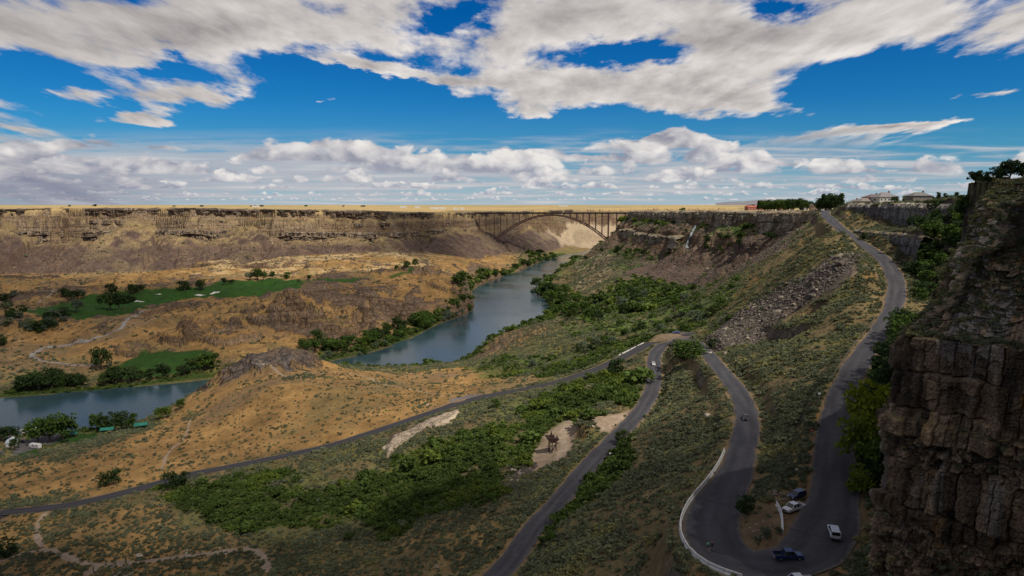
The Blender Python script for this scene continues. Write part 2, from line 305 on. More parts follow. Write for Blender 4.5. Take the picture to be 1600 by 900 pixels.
def height(x, y, detail=True):
    x = np.asarray(x, float); y = np.asarray(y, float); r = np.hypot(x, y)
    P = plateau(x, y)
    B = rbf_eval(BM, np.clip(x, -2500, 2500), np.clip(y, -300, 3000))
    north = S(y, 620, 760)*S(x, 60, -60)
    knoll = ridge(x, y, 120, 4, 11)
    nb = north*(14*(knoll-.45)+5*fbm(x, y, 40, 4, 21))*S(y-.15*x, 640, 800)*(1-.75*S(y, 1130, 1240))
    near = S(r, 800, 600)
    B = B+nb+near*((.4+1.2*S(r, 170, 320))*fbm(x, y, 34, 4, 31))+(1-north)*(1-near)*5*fbm(x, y, 70, 4, 41)
    # rock knob above the river, left of centre
    kx, ky, _ = atz(430, 560, 50)
    k1 = gauss(x, y, kx, ky+6, 38)+.7*gauss(x, y, kx-45, ky+4, 26)
    B = B+S(k1+.2*fbm(x, y, 22, 3, 52), .25, .6)*(6+7*(ridge(x, y, 22, 4, 51)-.3))
    B = np.minimum(B, P-1.0)
    dn = sdist(x, y, NRIM); ds = sdist(x, y, SRIM)
    far = S(r, 450, 800)
    wp = fbm(x, y, 75, 4, 61); wq = fbm(x, y, 16, 3, 65)
    wr_ = S(dn, 4, 26); dn2 = np.where(dn > 0, dn+wr_*(13*wp+4.5*wq), dn); dn2 = np.where(dn > 0, np.maximum(dn2, dn*.12), dn2)
    amp = 3+9*far
    wr_ = S(ds, 3.5, 14+12*far); ds2 = np.where(ds > 0, ds+wr_*(amp*wp+(1.6+2.4*far)*wq), ds); ds2 = np.where(ds > 0, np.maximum(ds2, ds*.12), ds2)
    lob = np.abs(fbm(x, y*.3, 150, 2, 71))
    ax_ = np.array([-1500,-1390,-1240,-1130,-1010,-905,-770,-690,-560,-455,-350,-262,-150,-60,40.]); ah_ = np.array([28,40,24,36,30,44,24,38,26,42,34,40,32,38,30.])
    xw = x+18*wp; ii_ = np.abs(xw[..., None]-ax_).argmin(-1); dxa = np.abs(xw-ax_[ii_]); tN = ah_[ii_]+np.sqrt(np.maximum(dn, 0)**2+dxa**2*.55+30)*.60; tN = np.where(y > 2050, 40+26*lob+np.maximum(dn, 0)*.6, tN)
    cN = np.interp(dn2, *NPROF)+ 3.5*fbm(x, y, 26, 3, 75)*S(dn2, 0, 10)
    st = 8.5; cq = cN/st+.35*fbm(x, y, 200, 2, 79); cf = cq-np.floor(cq); cN = cN+st*.75*(S(cf, .55, 1.0)-cf)*S(dn2, 3, 8)
    wallN = P-np.minimum(cN, tN+1.2*fbm(x, y, 9, 3, 77))
    wallN = np.where(dn <= 0, P, wallN)
    tS = 66+20*lob+np.maximum(ds, 0)*.56
    cS = np.interp(ds2, *SPROF)+3*fbm(x, y, 24, 3, 81)*S(ds2, 0, 10)
    cS = np.minimum(cS, tS+1.2*fbm(x, y, 8, 3, 83))
    cK = np.interp(ds2, *SNEAR)+.8*fbm(x, y, 7, 3, 87)
    k2 = S(y, 322, 340)*S(y, 454, 440); cK = cK*(1-k2)+k2*(np.interp(ds2, [-1,0,2,4,21,23,31,46,200], [0,0,11,14,16.5,28,38,75,420])+.6*fbm(x, y, 7, 3, 87))
    kk = S(y, 195, 150); cK = cK*(1-kk)+np.interp(ds, [0, 3, 400], [0, 72, 900])*kk
    dS_ = cS*far+cK*(1-far)
    wallS = np.where(ds <= 0, P, P-dS_)
    h = np.maximum(np.maximum(B, wallN), wallS)
    tal = S(wallN-B, -1, 4)*S(cN-tN, -2, 3)*(dn > 0); talS = S(wallS-B, -1, 4)*S(np.interp(ds2, *SPROF)-tS, -2, 3)*far*(ds > 0)
    # small headland cliffs under the upper road
    hx, hy, _ = atz(1290, 408, 140)
    e = gauss(x, y, hx, hy, 26)
    h = h - 9*e*S(fbm(x, y, 22, 2, 91)+.5*np.sin(0), -.2, .1)*(r < 520)
    # rocky mesas and the headland above the river
    if (y > 560).any():
        for (mx, my, rx, hh) in MESAS:
            m = (np.abs(x-mx) < rx*2.4) & (np.abs(y-my) < rx*2.4)
            if m.any():
                q = np.hypot(x[m]-mx, (y[m]-my)*1.3)/rx+.35*fbm(x[m], y[m], rx*.8, 4, 93); t = S(q, 1.0, .72); h[m] = h[m]+t*hh*(.75+.5*ridge(x[m], y[m], 14, 3, 95))
        d = -sdist(x, y, HEAD); dd = d+5*wq+3*fbm(x, y, 9, 3, 97)
        h = np.where(d > -3, np.maximum(h, np.minimum(45+3*wp+2*wq, 1+np.maximum(dd, 0)*3.2)), h)
    # river bed and banks
    bb = (x > -3000) & (x < 2600) & (y > 150) & (y < 3300)
    dr = np.full(x.shape, 1e4)
    if bb.any():
        d, e = seg_dist(x[bb], y[bb], RV, extra=RV[:, 2:3]); dr[bb] = d-e[:, 0]
    steep = .30+2.6*gauss(x, y, -95, 1135, 95)+2.2*gauss(x, y, -60, 1010, 55)+1.6*gauss(x, y, -215, 575, 60)+1.5*gauss(x, y, -95, 600, 90)+1.2*gauss(x, y, -30, 740, 60)+1.2*gauss(x, y, 160, 1500, 300)+1.0*gauss(x, y, -60, 1850, 250)
    steep = np.minimum(steep, 3.2)
    bank = .4+np.maximum(dr+3*wq*S(r, 200, 500), 0)*steep*1.0
    soft = S(dr, 160, 60)
    h = np.where(dr < 160, np.where(h > bank, h*(1-soft)+np.minimum(h, bank+(h-bank)*.12)*soft if False else np.minimum(h, bank+np.maximum(dr-45, 0)*1.5), h), h)
    h = np.where(dr < 2, np.minimum(h, .5+dr*.25), np.maximum(h, .35*S(dr, 2, 6)+0.0*h))
    h = np.where(dr < 0, np.maximum(np.minimum(h, dr*.25), -6), h)
    # roads cut and filled
    for R_, W_, lim in ((RA, None, (-80, 440, 70, 760)), (RB, WB, (-620, 130, 220, 440))):
        m = (x > lim[0]) & (x < lim[1]) & (y > lim[2]) & (y < lim[3])
        if m.any():
            d, e = seg_dist(x[m], y[m], R_, extra=R_[:, 2:3]); ww = widthA(y[m]) if W_ is None else W_
            t = S(d, ww+1.0, ww+6.5); h[m] = (e[:, 0]-.22)*(1-t)+h[m]*t
    for (cx, cy, cz, rx, ry, an) in PADS:
        c_, s_ = math.cos(an), math.sin(an); ax = ((x-cx)*c_+(y-cy)*s_)/rx; ay = (-(x-cx)*s_+(y-cy)*c_)/ry
        d = np.sqrt(ax*ax+ay*ay); t = S(d, 1, 1.5); h = (cz)*(1-t)+h*t
    return (h, dn, ds, dr, tal, talS) if detail else h
def pad(u, v, z, rx, ry, an=0): p = atz(u, v, z); return (p[0], p[1], z, rx, ry, an)
PADS = [pad(1240,795,103.9,9,7,.9), pad(945,655,74.6,11,9,.6), pad(1068,522,86.6,16,5,.2), pad(45,698,5,38,24,.2), pad(735,622,59,12,3.2,.2)]
HEAD = np.vstack([atz(u, v, z) for u, v, z in [(640,462,14),(655,479,5),(690,484,1),(730,480,1),(749,474,1),(752,455,1),(747,436,10),(735,424,45),(700,424,46),(665,434,46),(640,444,45)]])[:, :2]
MESAS = [(*atz(u, v, z)[:2], r, h) for u, v, z, r, h in [(500,497,28,44,11),(430,492,34,36,10),(545,472,40,34,8),(385,476,40,26,7),(330,500,34,34,8),(275,512,30,26,7),(600,452,46,34,7),(655,424,52,34,7),(205,538,18,20,6),(360,520,26,30,6),
 (460,505,24,30,9),(420,415,50,60,9),(340,412,50,50,8),(520,410,60,50,7),(60,470,34,40,6),(130,452,38,44,6),(235,488,30,28,5),(700,445,40,30,6),(560,500,16,22,5),(590,480,30,26,6),(250,432,44,50,6),(480,455,44,36,5),(40,455,40,34,5)]]
def march(uv, tmax=9000, n=520):
    uv = np.atleast_2d(np.asarray(uv, float)); d = ray(uv[:, 0], uv[:, 1]); t = np.geomspace(60, tmax, n)
    X = d[:, 0:1]*t; Y = d[:, 1:2]*t; Z = CAMZ+d[:, 2:3]*t
    H = height(X, Y, False); below = Z <= H
    k = np.where(below.any(1), below.argmax(1), n-1); k = np.maximum(k, 1); i = np.arange(len(uv))
    g0 = Z[i, k-1]-H[i, k-1]; g1 = Z[i, k]-H[i, k]; f = np.clip(g0/np.where(g0-g1 == 0, 1, g0-g1), 0, 1)
    tt = t[k-1]+(t[k]-t[k-1])*f; x = d[:, 0]*tt; y = d[:, 1]*tt
    return np.stack([x, y, height(x, y, False)], -1)
# ------------------------------------------------------------------ ground sheet
def make_ground():
    fine = np.linspace(math.radians(-41.5), math.radians(41.5), 1180)
    coarse = np.arange(math.radians(41.5)+.02, 2*math.pi-math.radians(41.5)-.005, .03)
    az = np.concatenate([fine, coarse])
    rs = [np.array([.01]), np.geomspace(12, 90, 14)[:-1], np.geomspace(90, 700, 470)[:-1], np.geomspace(700, 1280, 190)[:-1], np.geomspace(1280, 1360, 36)[:-1], np.geomspace(1360, 1510, 120)[:-1], np.geomspace(1510, 1560, 18)[:-1], np.geomspace(1560, 2250, 170)[:-1], np.geomspace(2250, 3600, 90)[:-1], np.geomspace(3600, 60000, 60)]
    rr = np.concatenate(rs); A, R = np.meshgrid(az, rr)
    x = (R*np.sin(A)); y = (R*np.cos(A)); sh = x.shape
    h, dn, ds, dr, tal, talS = height(x.ravel(), y.ravel())
    x = x.ravel(); y = y.ravel()
    H2 = h.reshape(sh)
    # slope from the grid
    X2 = x.reshape(sh); Y2 = y.reshape(sh)
    du = np.stack([np.gradient(X2, axis=1), np.gradient(Y2, axis=1), np.gradient(H2, axis=1)], -1)
    dv = np.stack([np.gradient(X2, axis=0), np.gradient(Y2, axis=0), np.gradient(H2, axis=0)], -1)
    n = np.cross(dv, du); n /= np.linalg.norm(n, axis=-1, keepdims=True)+1e-9
    nz = np.abs(n[..., 2]).ravel()
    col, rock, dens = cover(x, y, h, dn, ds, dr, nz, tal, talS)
    me = np_mesh('ground', np.stack([x, y, h], 1), grid_faces(len(rr), len(az), True), True, {'cover': col, 'rock': rock})
    o = link('ground', me, mat_ground()); tag(o, 'canyon floor, slopes and plateau of dry grass, sagebrush and basalt', kind='structure')
    return o
C_ = lambda *a: np.array(a, float)
DRY = C_(.305,.178,.064); DRY2 = C_(.24,.140,.050); SAGE = C_(.175,.130,.060); GREEN = C_(.055,.085,.018); LUSH = C_(.035,.06,.012); FAIR = C_(.030,.075,.012)
ROCK = C_(.155,.115,.080); ROCKP = C_(.36,.27,.18); TALUS = C_(.110,.074,.058); SCREE = C_(.125,.10,.085); SOIL = C_(.24,.165,.095); DIRT = C_(.36,.27,.19)
def polyw(px): return march(px)[:, :2]
POLY = {}
def region(x, y, name, soft=1.0, warp=0.0, wscale=20):
    """soft mask of a named patch of ground"""
    P = POLY[name]; lo = P.min(0)-60; hi = P.max(0)+60; r = np.zeros(x.shape)
    m = (x > lo[0]) & (x < hi[0]) & (y > lo[1]) & (y < hi[1])
    if m.any():
        d = sdist(x[m], y[m], P)+warp*fbm(x[m], y[m], wscale, 3, 201); r[m] = S(d, soft, -soft)
    return r
def mixc(c, col, m): return c*(1-m[:, None])+col*m[:, None]
def make_regions():
    px = dict(
     golf=[(30,488),(60,482),(130,464),(220,455),(300,449),(380,439),(440,436),(478,440),(470,449),(400,462),(330,464),(285,469),(225,478),(185,490),(130,498),(60,494)],
     golf2=[(470,441),(520,436),(590,431),(575,434),(520,440)], golf3=[(604,434),(640,419),(652,417),(640,427),(612,435)], golf4=[(120,500),(190,486),(225,478),(232,484),(180,494)],
     meadow=[(150,585),(190,566),(215,552),(260,547),(325,545),(338,553),(330,566),(300,580),(230,590),(170,595)],
     park=[(62,712),(60,698),(110,690),(160,682),(152,672),(100,680),(60,690),(20,705)],
     valley=[(235,765),(300,752),(345,748),(420,752),(480,758),(560,735),(610,712),(680,690),(740,672),(800,660),(850,625),(900,600),(960,578),(1000,575),(1008,600),(990,635),(940,645),(905,655),(862,672),(840,690),(825,720),(790,735),(775,770),(740,795),(680,790),(630,815),(560,822),(470,828),(390,825),(330,800),(260,790)],
     valley2=[(1000,575),(985,560),(900,580),(850,590),(860,575),(940,550),(1000,530),(1035,525),(1030,535)],
     benchgreen=[(890,512),(930,470),(960,440),(1000,430),(1060,440),(1110,425),(1150,440),(1160,465),(1140,505),(1095,523),(1040,520),(980,528),(900,525)],
     bushypatch=[(730,580),(770,560),(830,560),(900,545),(960,530),(1030,522),(990,540),(900,570),(830,585),(760,590)],
     scree=[(1100,532),(1128,512),(1170,475),(1225,440),(1262,428),(1330,395),(1350,402),(1310,440),(1268,470),(1210,505),(1165,540),(1125,548)],
     talusfar=[(985,425),(1000,405),(1060,398),(1130,372),(1240,352),(1250,372),(1210,400),(1150,425),(1060,440),(1010,438)],
     darkslope=[(880,768),(935,722),(970,690),(985,720),(950,760),(900,800),(850,850),(838,838)],
     pale=[(895,440),(905,405),(950,395),(955,420),(930,455),(900,450)],
     erosion=[(596,700),(610,680),(650,665),(700,645),(716,640),(700,655),(660,672),(640,688),(625,700),(605,722),(598,715)],
     pullout=[(925,652),(985,640),(968,662),(950,676),(930,668)],
     pad=[(838,700),(850,680),(880,655),(900,652),(895,690),(885,715),(855,728),(835,740),(815,742)],
     padrock=[(790,760),(800,730),(825,715),(840,725),(815,760),(800,775)],
     gravelB=[(700,632),(712,622),(735,617),(752,618),(748,624),(720,630)],
     lotC=[(1020,533),(1035,523),(1080,517),(1082,530)],
     hairpinin=[(1140,850),(1150,825),(1180,800),(1200,770),(1240,760),(1275,750),(1268,800),(1255,840),(1230,860),(1180,862)],
     trackend=[(470,800),(400,850),(380,870),(405,890),(430,880)],
     parkroad=[(20,690),(60,680),(100,676),(90,690),(60,700),(20,712)],
     nearleft=[(-60,905),(-60,810),(100,800),(250,775),(330,800),(400,830),(500,835),(640,815),(740,798),(790,770),(800,800),(770,905)],
     hill=[(-100,790),(-100,720),(100,722),(250,660),(285,625),(300,600),(430,560),(540,575),(640,580),(725,572),(800,575),(870,590),(730,622),(640,650),(530,686),(400,716),(300,736),(100,782)],
    )
    allp = [p for k in px for p in px[k]]; W = march(allp); i = 0
    for k in px: POLY[k] = W[i:i+len(px[k]), :2]; i += len(px[k])
TRACKS = {}
def make_tracks():
    px = dict(cart=([(228,484),(205,495),(190,512),(165,524),(120,535),(85,541),(58,549),(50,557),(65,563),(100,568),(145,571)],2.5),
     tr1=([(-20,884),(15,872),(50,861),(80,860),(110,872),(150,883),(200,880),(260,873),(330,864),(385,858),(410,868),(418,890)],1.5),
     tr2=([(72,860),(58,840),(60,815),(75,800)],1.0), tr3=([(300,652),(290,680),(265,705),(250,735)],.6), tr4=([(400,560),(440,585),(470,590)],.8),
     tr5=([(545,583),(580,592),(620,604),(660,612),(705,618)],.8), tr6=([(905,653),(885,668),(878,685),(884,700),(872,715)],1.8), tr7=([(600,700),(640,676),(700,658),(715,640)],1.4),
     tr8=([(640,674),(690,664),(728,654)],1.0), tr9=([(60,475),(85,452)],1.2), tr10=([(140,893),(170,882),(200,880)],2.2))
    for k, (p, wd) in px.items(): TRACKS[k] = (catmull(march(p), 5), wd)
def cover(x, y, h, dn, ds, dr, nz, tal, talS, want=False):
    r = np.hypot(x, y)
    n1 = fbm(x, y, 90, 4, 301); n2 = fbm(x, y, 18, 4, 305); n3 = fbm(x, y, 5, 3, 309); n4 = fbm(x, y, 260, 3, 311)
    far = S(r, 550, 900)
    one = np.ones(x.shape)
    # base: sagebrush country on the near right, dry grass elsewhere
    hill = region(x, y, 'hill', 6, 8, 30); nl = region(x, y, 'nearleft', 6, 8, 30)
    inner = (dn > 0) & (ds > 0)
    northb = S(y, 600, 720)*S(x, 60, -40)*inner
    dry = np.clip(hill+.75*nl*S(n2, -.5, .3)+northb, 0, 1)
    c = SAGE*(1+.35*n2[:, None]*.6)+0*x[:, None]
    c = mixc(c, GREEN*1.5, S(n1+.5*n2, .1, .6)*.5*(1-northb)); c = mixc(c, DRY2*1.05, S(n2+.6*n3, .15, .6)*.75); c = mixc(c, C_(.12,.15,.03), S(n4+.7*n2, .2, .6)*.5)
    dryc = DRY*(1+.25*n2[:, None])*(1+.18*n3[:, None]); dryc = mixc(dryc, SOIL*.8, S(n1-.3*n2, .0, .6)*.6); dryc = mixc(dryc, C_(.15,.125,.055), S(fbm(x, y, 45, 4, 303)+.3*n3, .25, .6)*.55)
    c = c*(1-dry[:, None])+dryc*dry[:, None]
    sunlit_ = northb*S(y+40*n2, 1120, 1260)*S(x+80*n1, -850, -550)*S(x, -100, -260)*S(n2+n1, -.6, .5); c = mixc(c, C_(.50,.37,.19), sunlit_*.7)  # sunlit strip at the wall foot, painted in as lighter grass colour
    # plateau tops: pale dry fields, greener on the right
    top = ((dn <= 0) | (ds <= 0)).astype(float)
    pt = mixc(np.tile(C_(.46,.33,.14), (len(x), 1)), C_(.34,.26,.13), S(fbm(x, y*2.2, 300, 3, 315), .1, .5)); pt = mixc(pt, C_(.40,.34,.17), (ds <= 0)*.6*one)
    pt = mixc(pt, C_(.14,.14,.06), (ds <= 0)*S(r, 800, 500)*.8); pt = mixc(pt, C_(.22,.22,.10), S(fbm(x, y, 900, 3, 317), .35, .5)*S(r, 3000, 5000)*.6)
    c = mixc(c, pt, top)
    # rims, slopes
    wall = inner*np.maximum(S(dn, 150, 90)*(dn < 900), S(ds, 130, 80)*far)
    talN = np.clip(tal+talS*.8, 0, 1)
    talus = TALUS*(1+.5*n3[:, None]*.6+.25*n2[:, None]); talus = mixc(talus, C_(.21,.165,.085), S(n1+.3*n2, .35, .75)*.5); talus = mixc(talus, C_(.27,.20,.09), S(dn, 44, 22)*tal*.8)
    sslope = inner*S(ds, 230, 150)*far*S(x, 90, 150)
    sc = mixc(np.tile(C_(.125,.10,.06), (len(x), 1)), C_(.085,.125,.03), S(n1+.5*n2+.25*S(ds, 90, 20), .10, .45)*.9); sc = mixc(sc, TALUS*1.25, S(-n1+.4*n2, .05, .4)*.8)
    c = c*(1-sslope[:, None])+sc*sslope[:, None]
    talus = mixc(talus, C_(.40,.31,.20), S(y+4*n2*10, 2440, 2560)*.85)  # sunlit wall past the bridge, put into the talus colour
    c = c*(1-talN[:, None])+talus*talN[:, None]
    # rock where it is steep, and outcrops on the north bench
    steep = S(nz, .80, .66)*inner*np.maximum(far, S(ds, 26, 16))*(1-.85*talN)
    steep = np.maximum(steep, .8*S(nz, .62, .5)*inner*(r < 520)*S(n2, -.2, .3))
    kn = ridge(x, y, 120, 4, 11); outc = northb*S(kn+.25*n2+.15*n3-.20*S(y, 1100, 1300), .52, .64)*S(dr, 0, 40)
    outc = np.maximum(outc, northb*.6*S(nz, .95, .86)*S(n3+n2, -.1, .4))
    kx, ky, _ = atz(430, 560, 50)
    knob = np.clip(gauss(x, y, kx, ky+6, 42)+.7*gauss(x, y, kx-45, ky+4, 30), 0, 1); outc = np.maximum(outc, S(knob+.25*n3, .45, .6))
    rk = ROCK*C_(1.25,1.12,1.0)*(1+.30*n2[:, None]); rk = mixc(rk, ROCKP, S(fbm(x, y, 140, 2, 321), .25, .6)*.55*steep)
    rk = mixc(rk, C_(.15,.105,.075), outc*.8)
    rockm = np.clip(np.maximum(steep, outc), 0, 1)
    ledge = wall*(1-steep)*S(n2, -.4, .4)
    rk = mixc(rk, C_(.12,.11,.105), S(r, 560, 500)*.8)
    c = c*(1-rockm[:, None])+rk*rockm[:, None]
    # ledges on the north wall carry dry grass
    c = mixc(c, C_(.30,.215,.105), ledge*S(h, 75, 90)*(dn < 110)*(x < 100)*.8)
    c = mixc(c, GREEN*1.2, ledge*(ds < 140)*S(n1+n2, -.2, .3)*.8)
    drp = 156-h+5*n2; bandm = inner*(dn > 0)*(dn < 120)*(1-talN)*(x < 0)*np.maximum(S(np.abs(drp-27), 6, 3), .8*S(np.abs(drp-58), 6, 3)); c = mixc(c, C_(.26,.19,.095), bandm*.75); rockm = rockm*(1-.7*bandm)
    pn = region(x, y, 'pale', 6, 8); c = mixc(c, ROCKP, pn*S(n2+n3, -.1, .3)*.8)
    # named patches
    for nm, col, k, sf, wp in (('valley', C_(.065,.085,.022), .95, 4, 10), ('valley2', GREEN*1.3, .8, 3, 8), ('benchgreen', C_(.095,.14,.032), .9, 6, 22), ('bushypatch', GREEN*1.2, .7, 4, 8), ('darkslope', LUSH*1.3, .9, 1.5, 4),
                           ('scree', SCREE, 1., 4, 9), ('talusfar', TALUS*1.2, .85, 6, 16), ('meadow', FAIR*.9, 1., 3, 3), ('golf', FAIR, 1., 3, 5), ('golf2', FAIR, 1., 3, 2), ('golf3', FAIR, 1., 3, 2), ('golf4', FAIR*.8, 1., 2, 3), ('park', FAIR*.8, 1., 2, 2),
                           ('erosion', C_(.50,.40,.29), .9, 1.5, 3), ('pullout', DIRT, 1., 1.0, 1), ('pad', DIRT*.8, .9, 2, 3), ('padrock', DIRT*.9, .9, 2, 3), ('gravelB', C_(.16,.14,.14), 1., .6, .5), ('lotC', C_(.15,.125,.11), 1., .5, .6),
                           ('hairpinin', SOIL*.75, .8, 1.2, 1.5), ('parkroad', C_(.11,.10,.10), 1., 1.2, .5)):
        m = region(x, y, nm, sf, wp)*k
        if nm == 'valley': m *= S(n1*.5+n2*.7, -.50, -.05)
        if nm == 'benchgreen': m *= S(n2+.3*n1, -.6, -.1)
        c = mixc(c, col, m); rockm = rockm*(1-m*.9) if nm not in ('scree', 'talusfar', 'padrock', 'erosion') else np.maximum(rockm, m*.6)
        if nm == 'scree': c = mixc(c, C_(.10,.085,.075), m*S(n2, .0, .4)*.7); c = mixc(c, C_(.16,.16,.17), m*S(n1, .2, .5)*.6)
    blk = np.zeros(len(x)); 
    for nm in ('golf', 'golf2', 'golf3', 'golf4', 'meadow', 'park', 'pullout', 'pad', 'gravelB', 'lotC', 'parkroad', 'erosion'): blk = np.maximum(blk, region(x, y, nm, 1.5, 1.5))
    blk = np.maximum(blk, .93*region(x, y, 'hairpinin', 1.5, 1)); scr = np.maximum(region(x, y, 'scree', 4, 9), region(x, y, 'talusfar', 6, 16))
    # green fringe along the water
    fr = S(dr+6*n2, 26, 6)*S(dr, -1, 1)*(r < 2300); c = mixc(c, LUSH*.9, fr*.95*(1-S(nz, .85, .7)))
    # tracks
    for k, (T, wd) in TRACKS.items():
        lo = T.min(0)-10; hi = T.max(0)+10; m = (x > lo[0]) & (x < hi[0]) & (y > lo[1]) & (y < hi[1])
        if m.any():
            d = seg_dist(x[m], y[m], T[:, :2]); t = S(d+.4*n3[m], wd*1.25, wd*.8)*.9
            cc = {'cart': C_(.30,.275,.25), 'tr7': C_(.52,.42,.31)}.get(k, C_(.34,.26,.19)); c[m] = mixc(c[m], cc, t); blk[m] = np.maximum(blk[m], t)
    # bare verge by the roads
    for R_, W_, lim in ((RA, 4.2, (-80, 440, 70, 760)), (RB, 3.4, (-620, 130, 220, 440))):
        m = (x > lim[0]) & (x < lim[1]) & (y > lim[2]) & (y < lim[3])
        if m.any():
            d = seg_dist(x[m], y[m], R_[:, :2]); ww = widthA(y[m]) if R_ is RA else WB
            t = S(d+.5*n3[m], ww+1.3, ww+.4); c[m] = mixc(c[m], SOIL*.85, t*.8)
            rockm[m] = rockm[m]*(1-t); blk[m] = np.maximum(blk[m], S(d, ww+1.4, ww+.5))
    if not want: return np.clip(c, .01, .8), rockm, None
    free = (1-np.clip(blk, 0, 1))*(dr > 4)*(1-.9*scr)
    lush = np.clip(np.maximum.reduce([region(x, y, 'valley', 4, 10)*S(n1*.5+n2*.7, -.50, -.05), .45*region(x, y, 'valley2', 3, 8), region(x, y, 'darkslope', 1.5, 4), .35*region(x, y, 'benchgreen', 6, 22)*S(n2+.3*n1, -.6, -.1), .5*region(x, y, 'bushypatch', 4, 8)*S(n2, -.3, .2), fr*.9, ledge*(ds < 140)*S(n1+n2, -.2, .3)*.35*far]), 0, 1)
    sage = (1-dry)*(.15+.85*S(n2*.7+n3*.5, -.35, .3))+dry*(.035+.30*S(n2+.5*n1, .45, .8)); sage = sage*(1-.93*np.clip(lush*1.3, 0, 1))*(1-.8*rockm)*(1-top*far)*inner**0
    return lush*free, sage*free, rockm*free, dry
def mat_ground():
    m = bpy.data.materials.new('ground'); m.use_nodes = True; t = NT(m.node_tree); bs = t.n['Principled BSDF']; bs.inputs['Roughness'].default_value = .95; bs.inputs['Specular IOR Level'].default_value = .15
    at = t.node('ShaderNodeAttribute', attribute_name='cover').outputs['Color']; rk = t.node('ShaderNodeAttribute', attribute_name='rock').outputs['Fac']
    P = t.node('ShaderNodeNewGeometry').outputs['Position']
    g1 = t.noise(P, .35, 6, .65); g2 = t.noise(P, .06, 5, .6); g3 = t.noise(P, 1.6, 4, .6)
    k = t.math('ADD', t.math('MULTIPLY', t.math('SUBTRACT', g1, .5), 1.0), t.math('MULTIPLY', t.math('SUBTRACT', g2, .5), .9)); k = t.math('ADD', k, t.math('MULTIPLY', t.math('SUBTRACT', g3, .5), .5))
    soilk = t.math('ADD', 1, t.math('MULTIPLY', k, 1.25))
    # rock: tall columns, flat beds, dark cracks
    col = t.noise(t.vmath('MULTIPLY', P, (.22, .22, .035)), 1, 6, .68); bed = t.noise(t.vmath('MULTIPLY', P, (.012, .012, .28)), 1, 5, .65); blk = t.vor(t.vmath('MULTIPLY', P, (.16, .16, .09)), 1, 'DISTANCE_TO_EDGE')
    blk2 = t.vor(t.vmath('MULTIPLY', P, (.5, .5, .35)), 1, 'DISTANCE_TO_EDGE')
    rkv = t.math('ADD', t.math('MULTIPLY', t.math('SUBTRACT', col, .5), 2.6), t.math('MULTIPLY', t.math('SUBTRACT', bed, .5), 2.6))
    rkv = t.math('MULTIPLY', t.math('ADD', 1, rkv), t.ss(blk, .0, .10, .62, 1.)); rkv = t.math('MULTIPLY', rkv, t.ss(blk2, .0, .10, .75, 1.)); rkv = t.math('MAXIMUM', rkv, .22)
    f = t.node('ShaderNodeMix', data_type='FLOAT'); t.put(f.inputs[0], rk); t.put(f.inputs[2], soilk); t.put(f.inputs[3], rkv)
    fac = t.math('MAXIMUM', f.outputs[0], .2); fc = t.comb(fac, fac, fac)
    c = t.mix(1.0, at, fc, 'MULTIPLY')
    hue = t.noise(P, .11, 3, .5); c = t.mix(t.math('MULTIPLY', t.ss(hue, .45, .7), t.math('MULTIPLY', rk, .35)), c, (.24, .15, .08))
    t.put(bs.inputs['Base Color'], c)
    hgt = t.math('ADD', t.math('MULTIPLY', g1, .9), t.math('MULTIPLY', t.math('ADD', t.math('MULTIPLY', col, 4.0), t.math('ADD', t.math('MULTIPLY', bed, 5.), t.math('MULTIPLY', t.ss(blk, 0, .12), 1.6))), rk))
    hgt = t.math('ADD', hgt, t.math('MULTIPLY', g3, .25))
    bp = t.node('ShaderNodeBump'); bp.inputs['Distance'].default_value = 1.0; bp.inputs['Strength'].default_value = .8; t.put(bp.inputs['Height'], hgt); t.l.new(bp.outputs[0], bs.inputs['Normal'])
    return m
make_regions(); make_tracks()
ground = make_ground()
# ------------------------------------------------------------------ river
def make_water():
    m = bpy.data.materials.new('river_water'); m.use_nodes = True; t = NT(m.node_tree); bs = t.n['Principled BSDF']
    bs.inputs['Base Color'].default_value = (.018, .052, .055, 1); bs.inputs['Roughness'].default_value = .16; bs.inputs['IOR'].default_value = 1.33
    P = t.node('ShaderNodeNewGeometry').outputs['Position']
    n = t.noise(t.vmath('MULTIPLY', P, (.9, .9, .9)), .35, 5, .6); n2 = t.noise(P, .012, 4, .6)
    bp = t.node('ShaderNodeBump'); bp.inputs['Distance'].default_value = .5; bp.inputs['Strength'].default_value = .25; t.put(bp.inputs['Height'], t.math('ADD', n, t.math('MULTIPLY', n2, .2))); t.l.new(bp.outputs[0], bs.inputs['Normal'])
    t.put(bs.inputs['Base Color'], t.mix(t.ss(n2, .35, .65), (.020, .043, .050), (.036, .068, .076)))
    t.put(bs.inputs['Roughness'], t.ss(n2, .35, .65, .08, .22))
    L = []; Rr = []
    for i in range(len(RV)):
        d = RV[min(i+1, len(RV)-1), :2]-RV[max(i-1, 0), :2]; d /= np.linalg.norm(d); nn = np.array([-d[1], d[0]]); wd = RV[i, 2]+9
        L.append([*(RV[i, :2]+nn*wd), 0.]); Rr.append([*(RV[i, :2]-nn*wd), 0.])
    V = np.array(L+Rr); k = len(L); Fq = np.array([[i, k+i, k+i+1, i+1] for i in range(k-1)])
    tag(link('river', np_mesh('river', V, Fq), m), 'broad blue-green river winding through the canyon', kind='structure')
make_water()
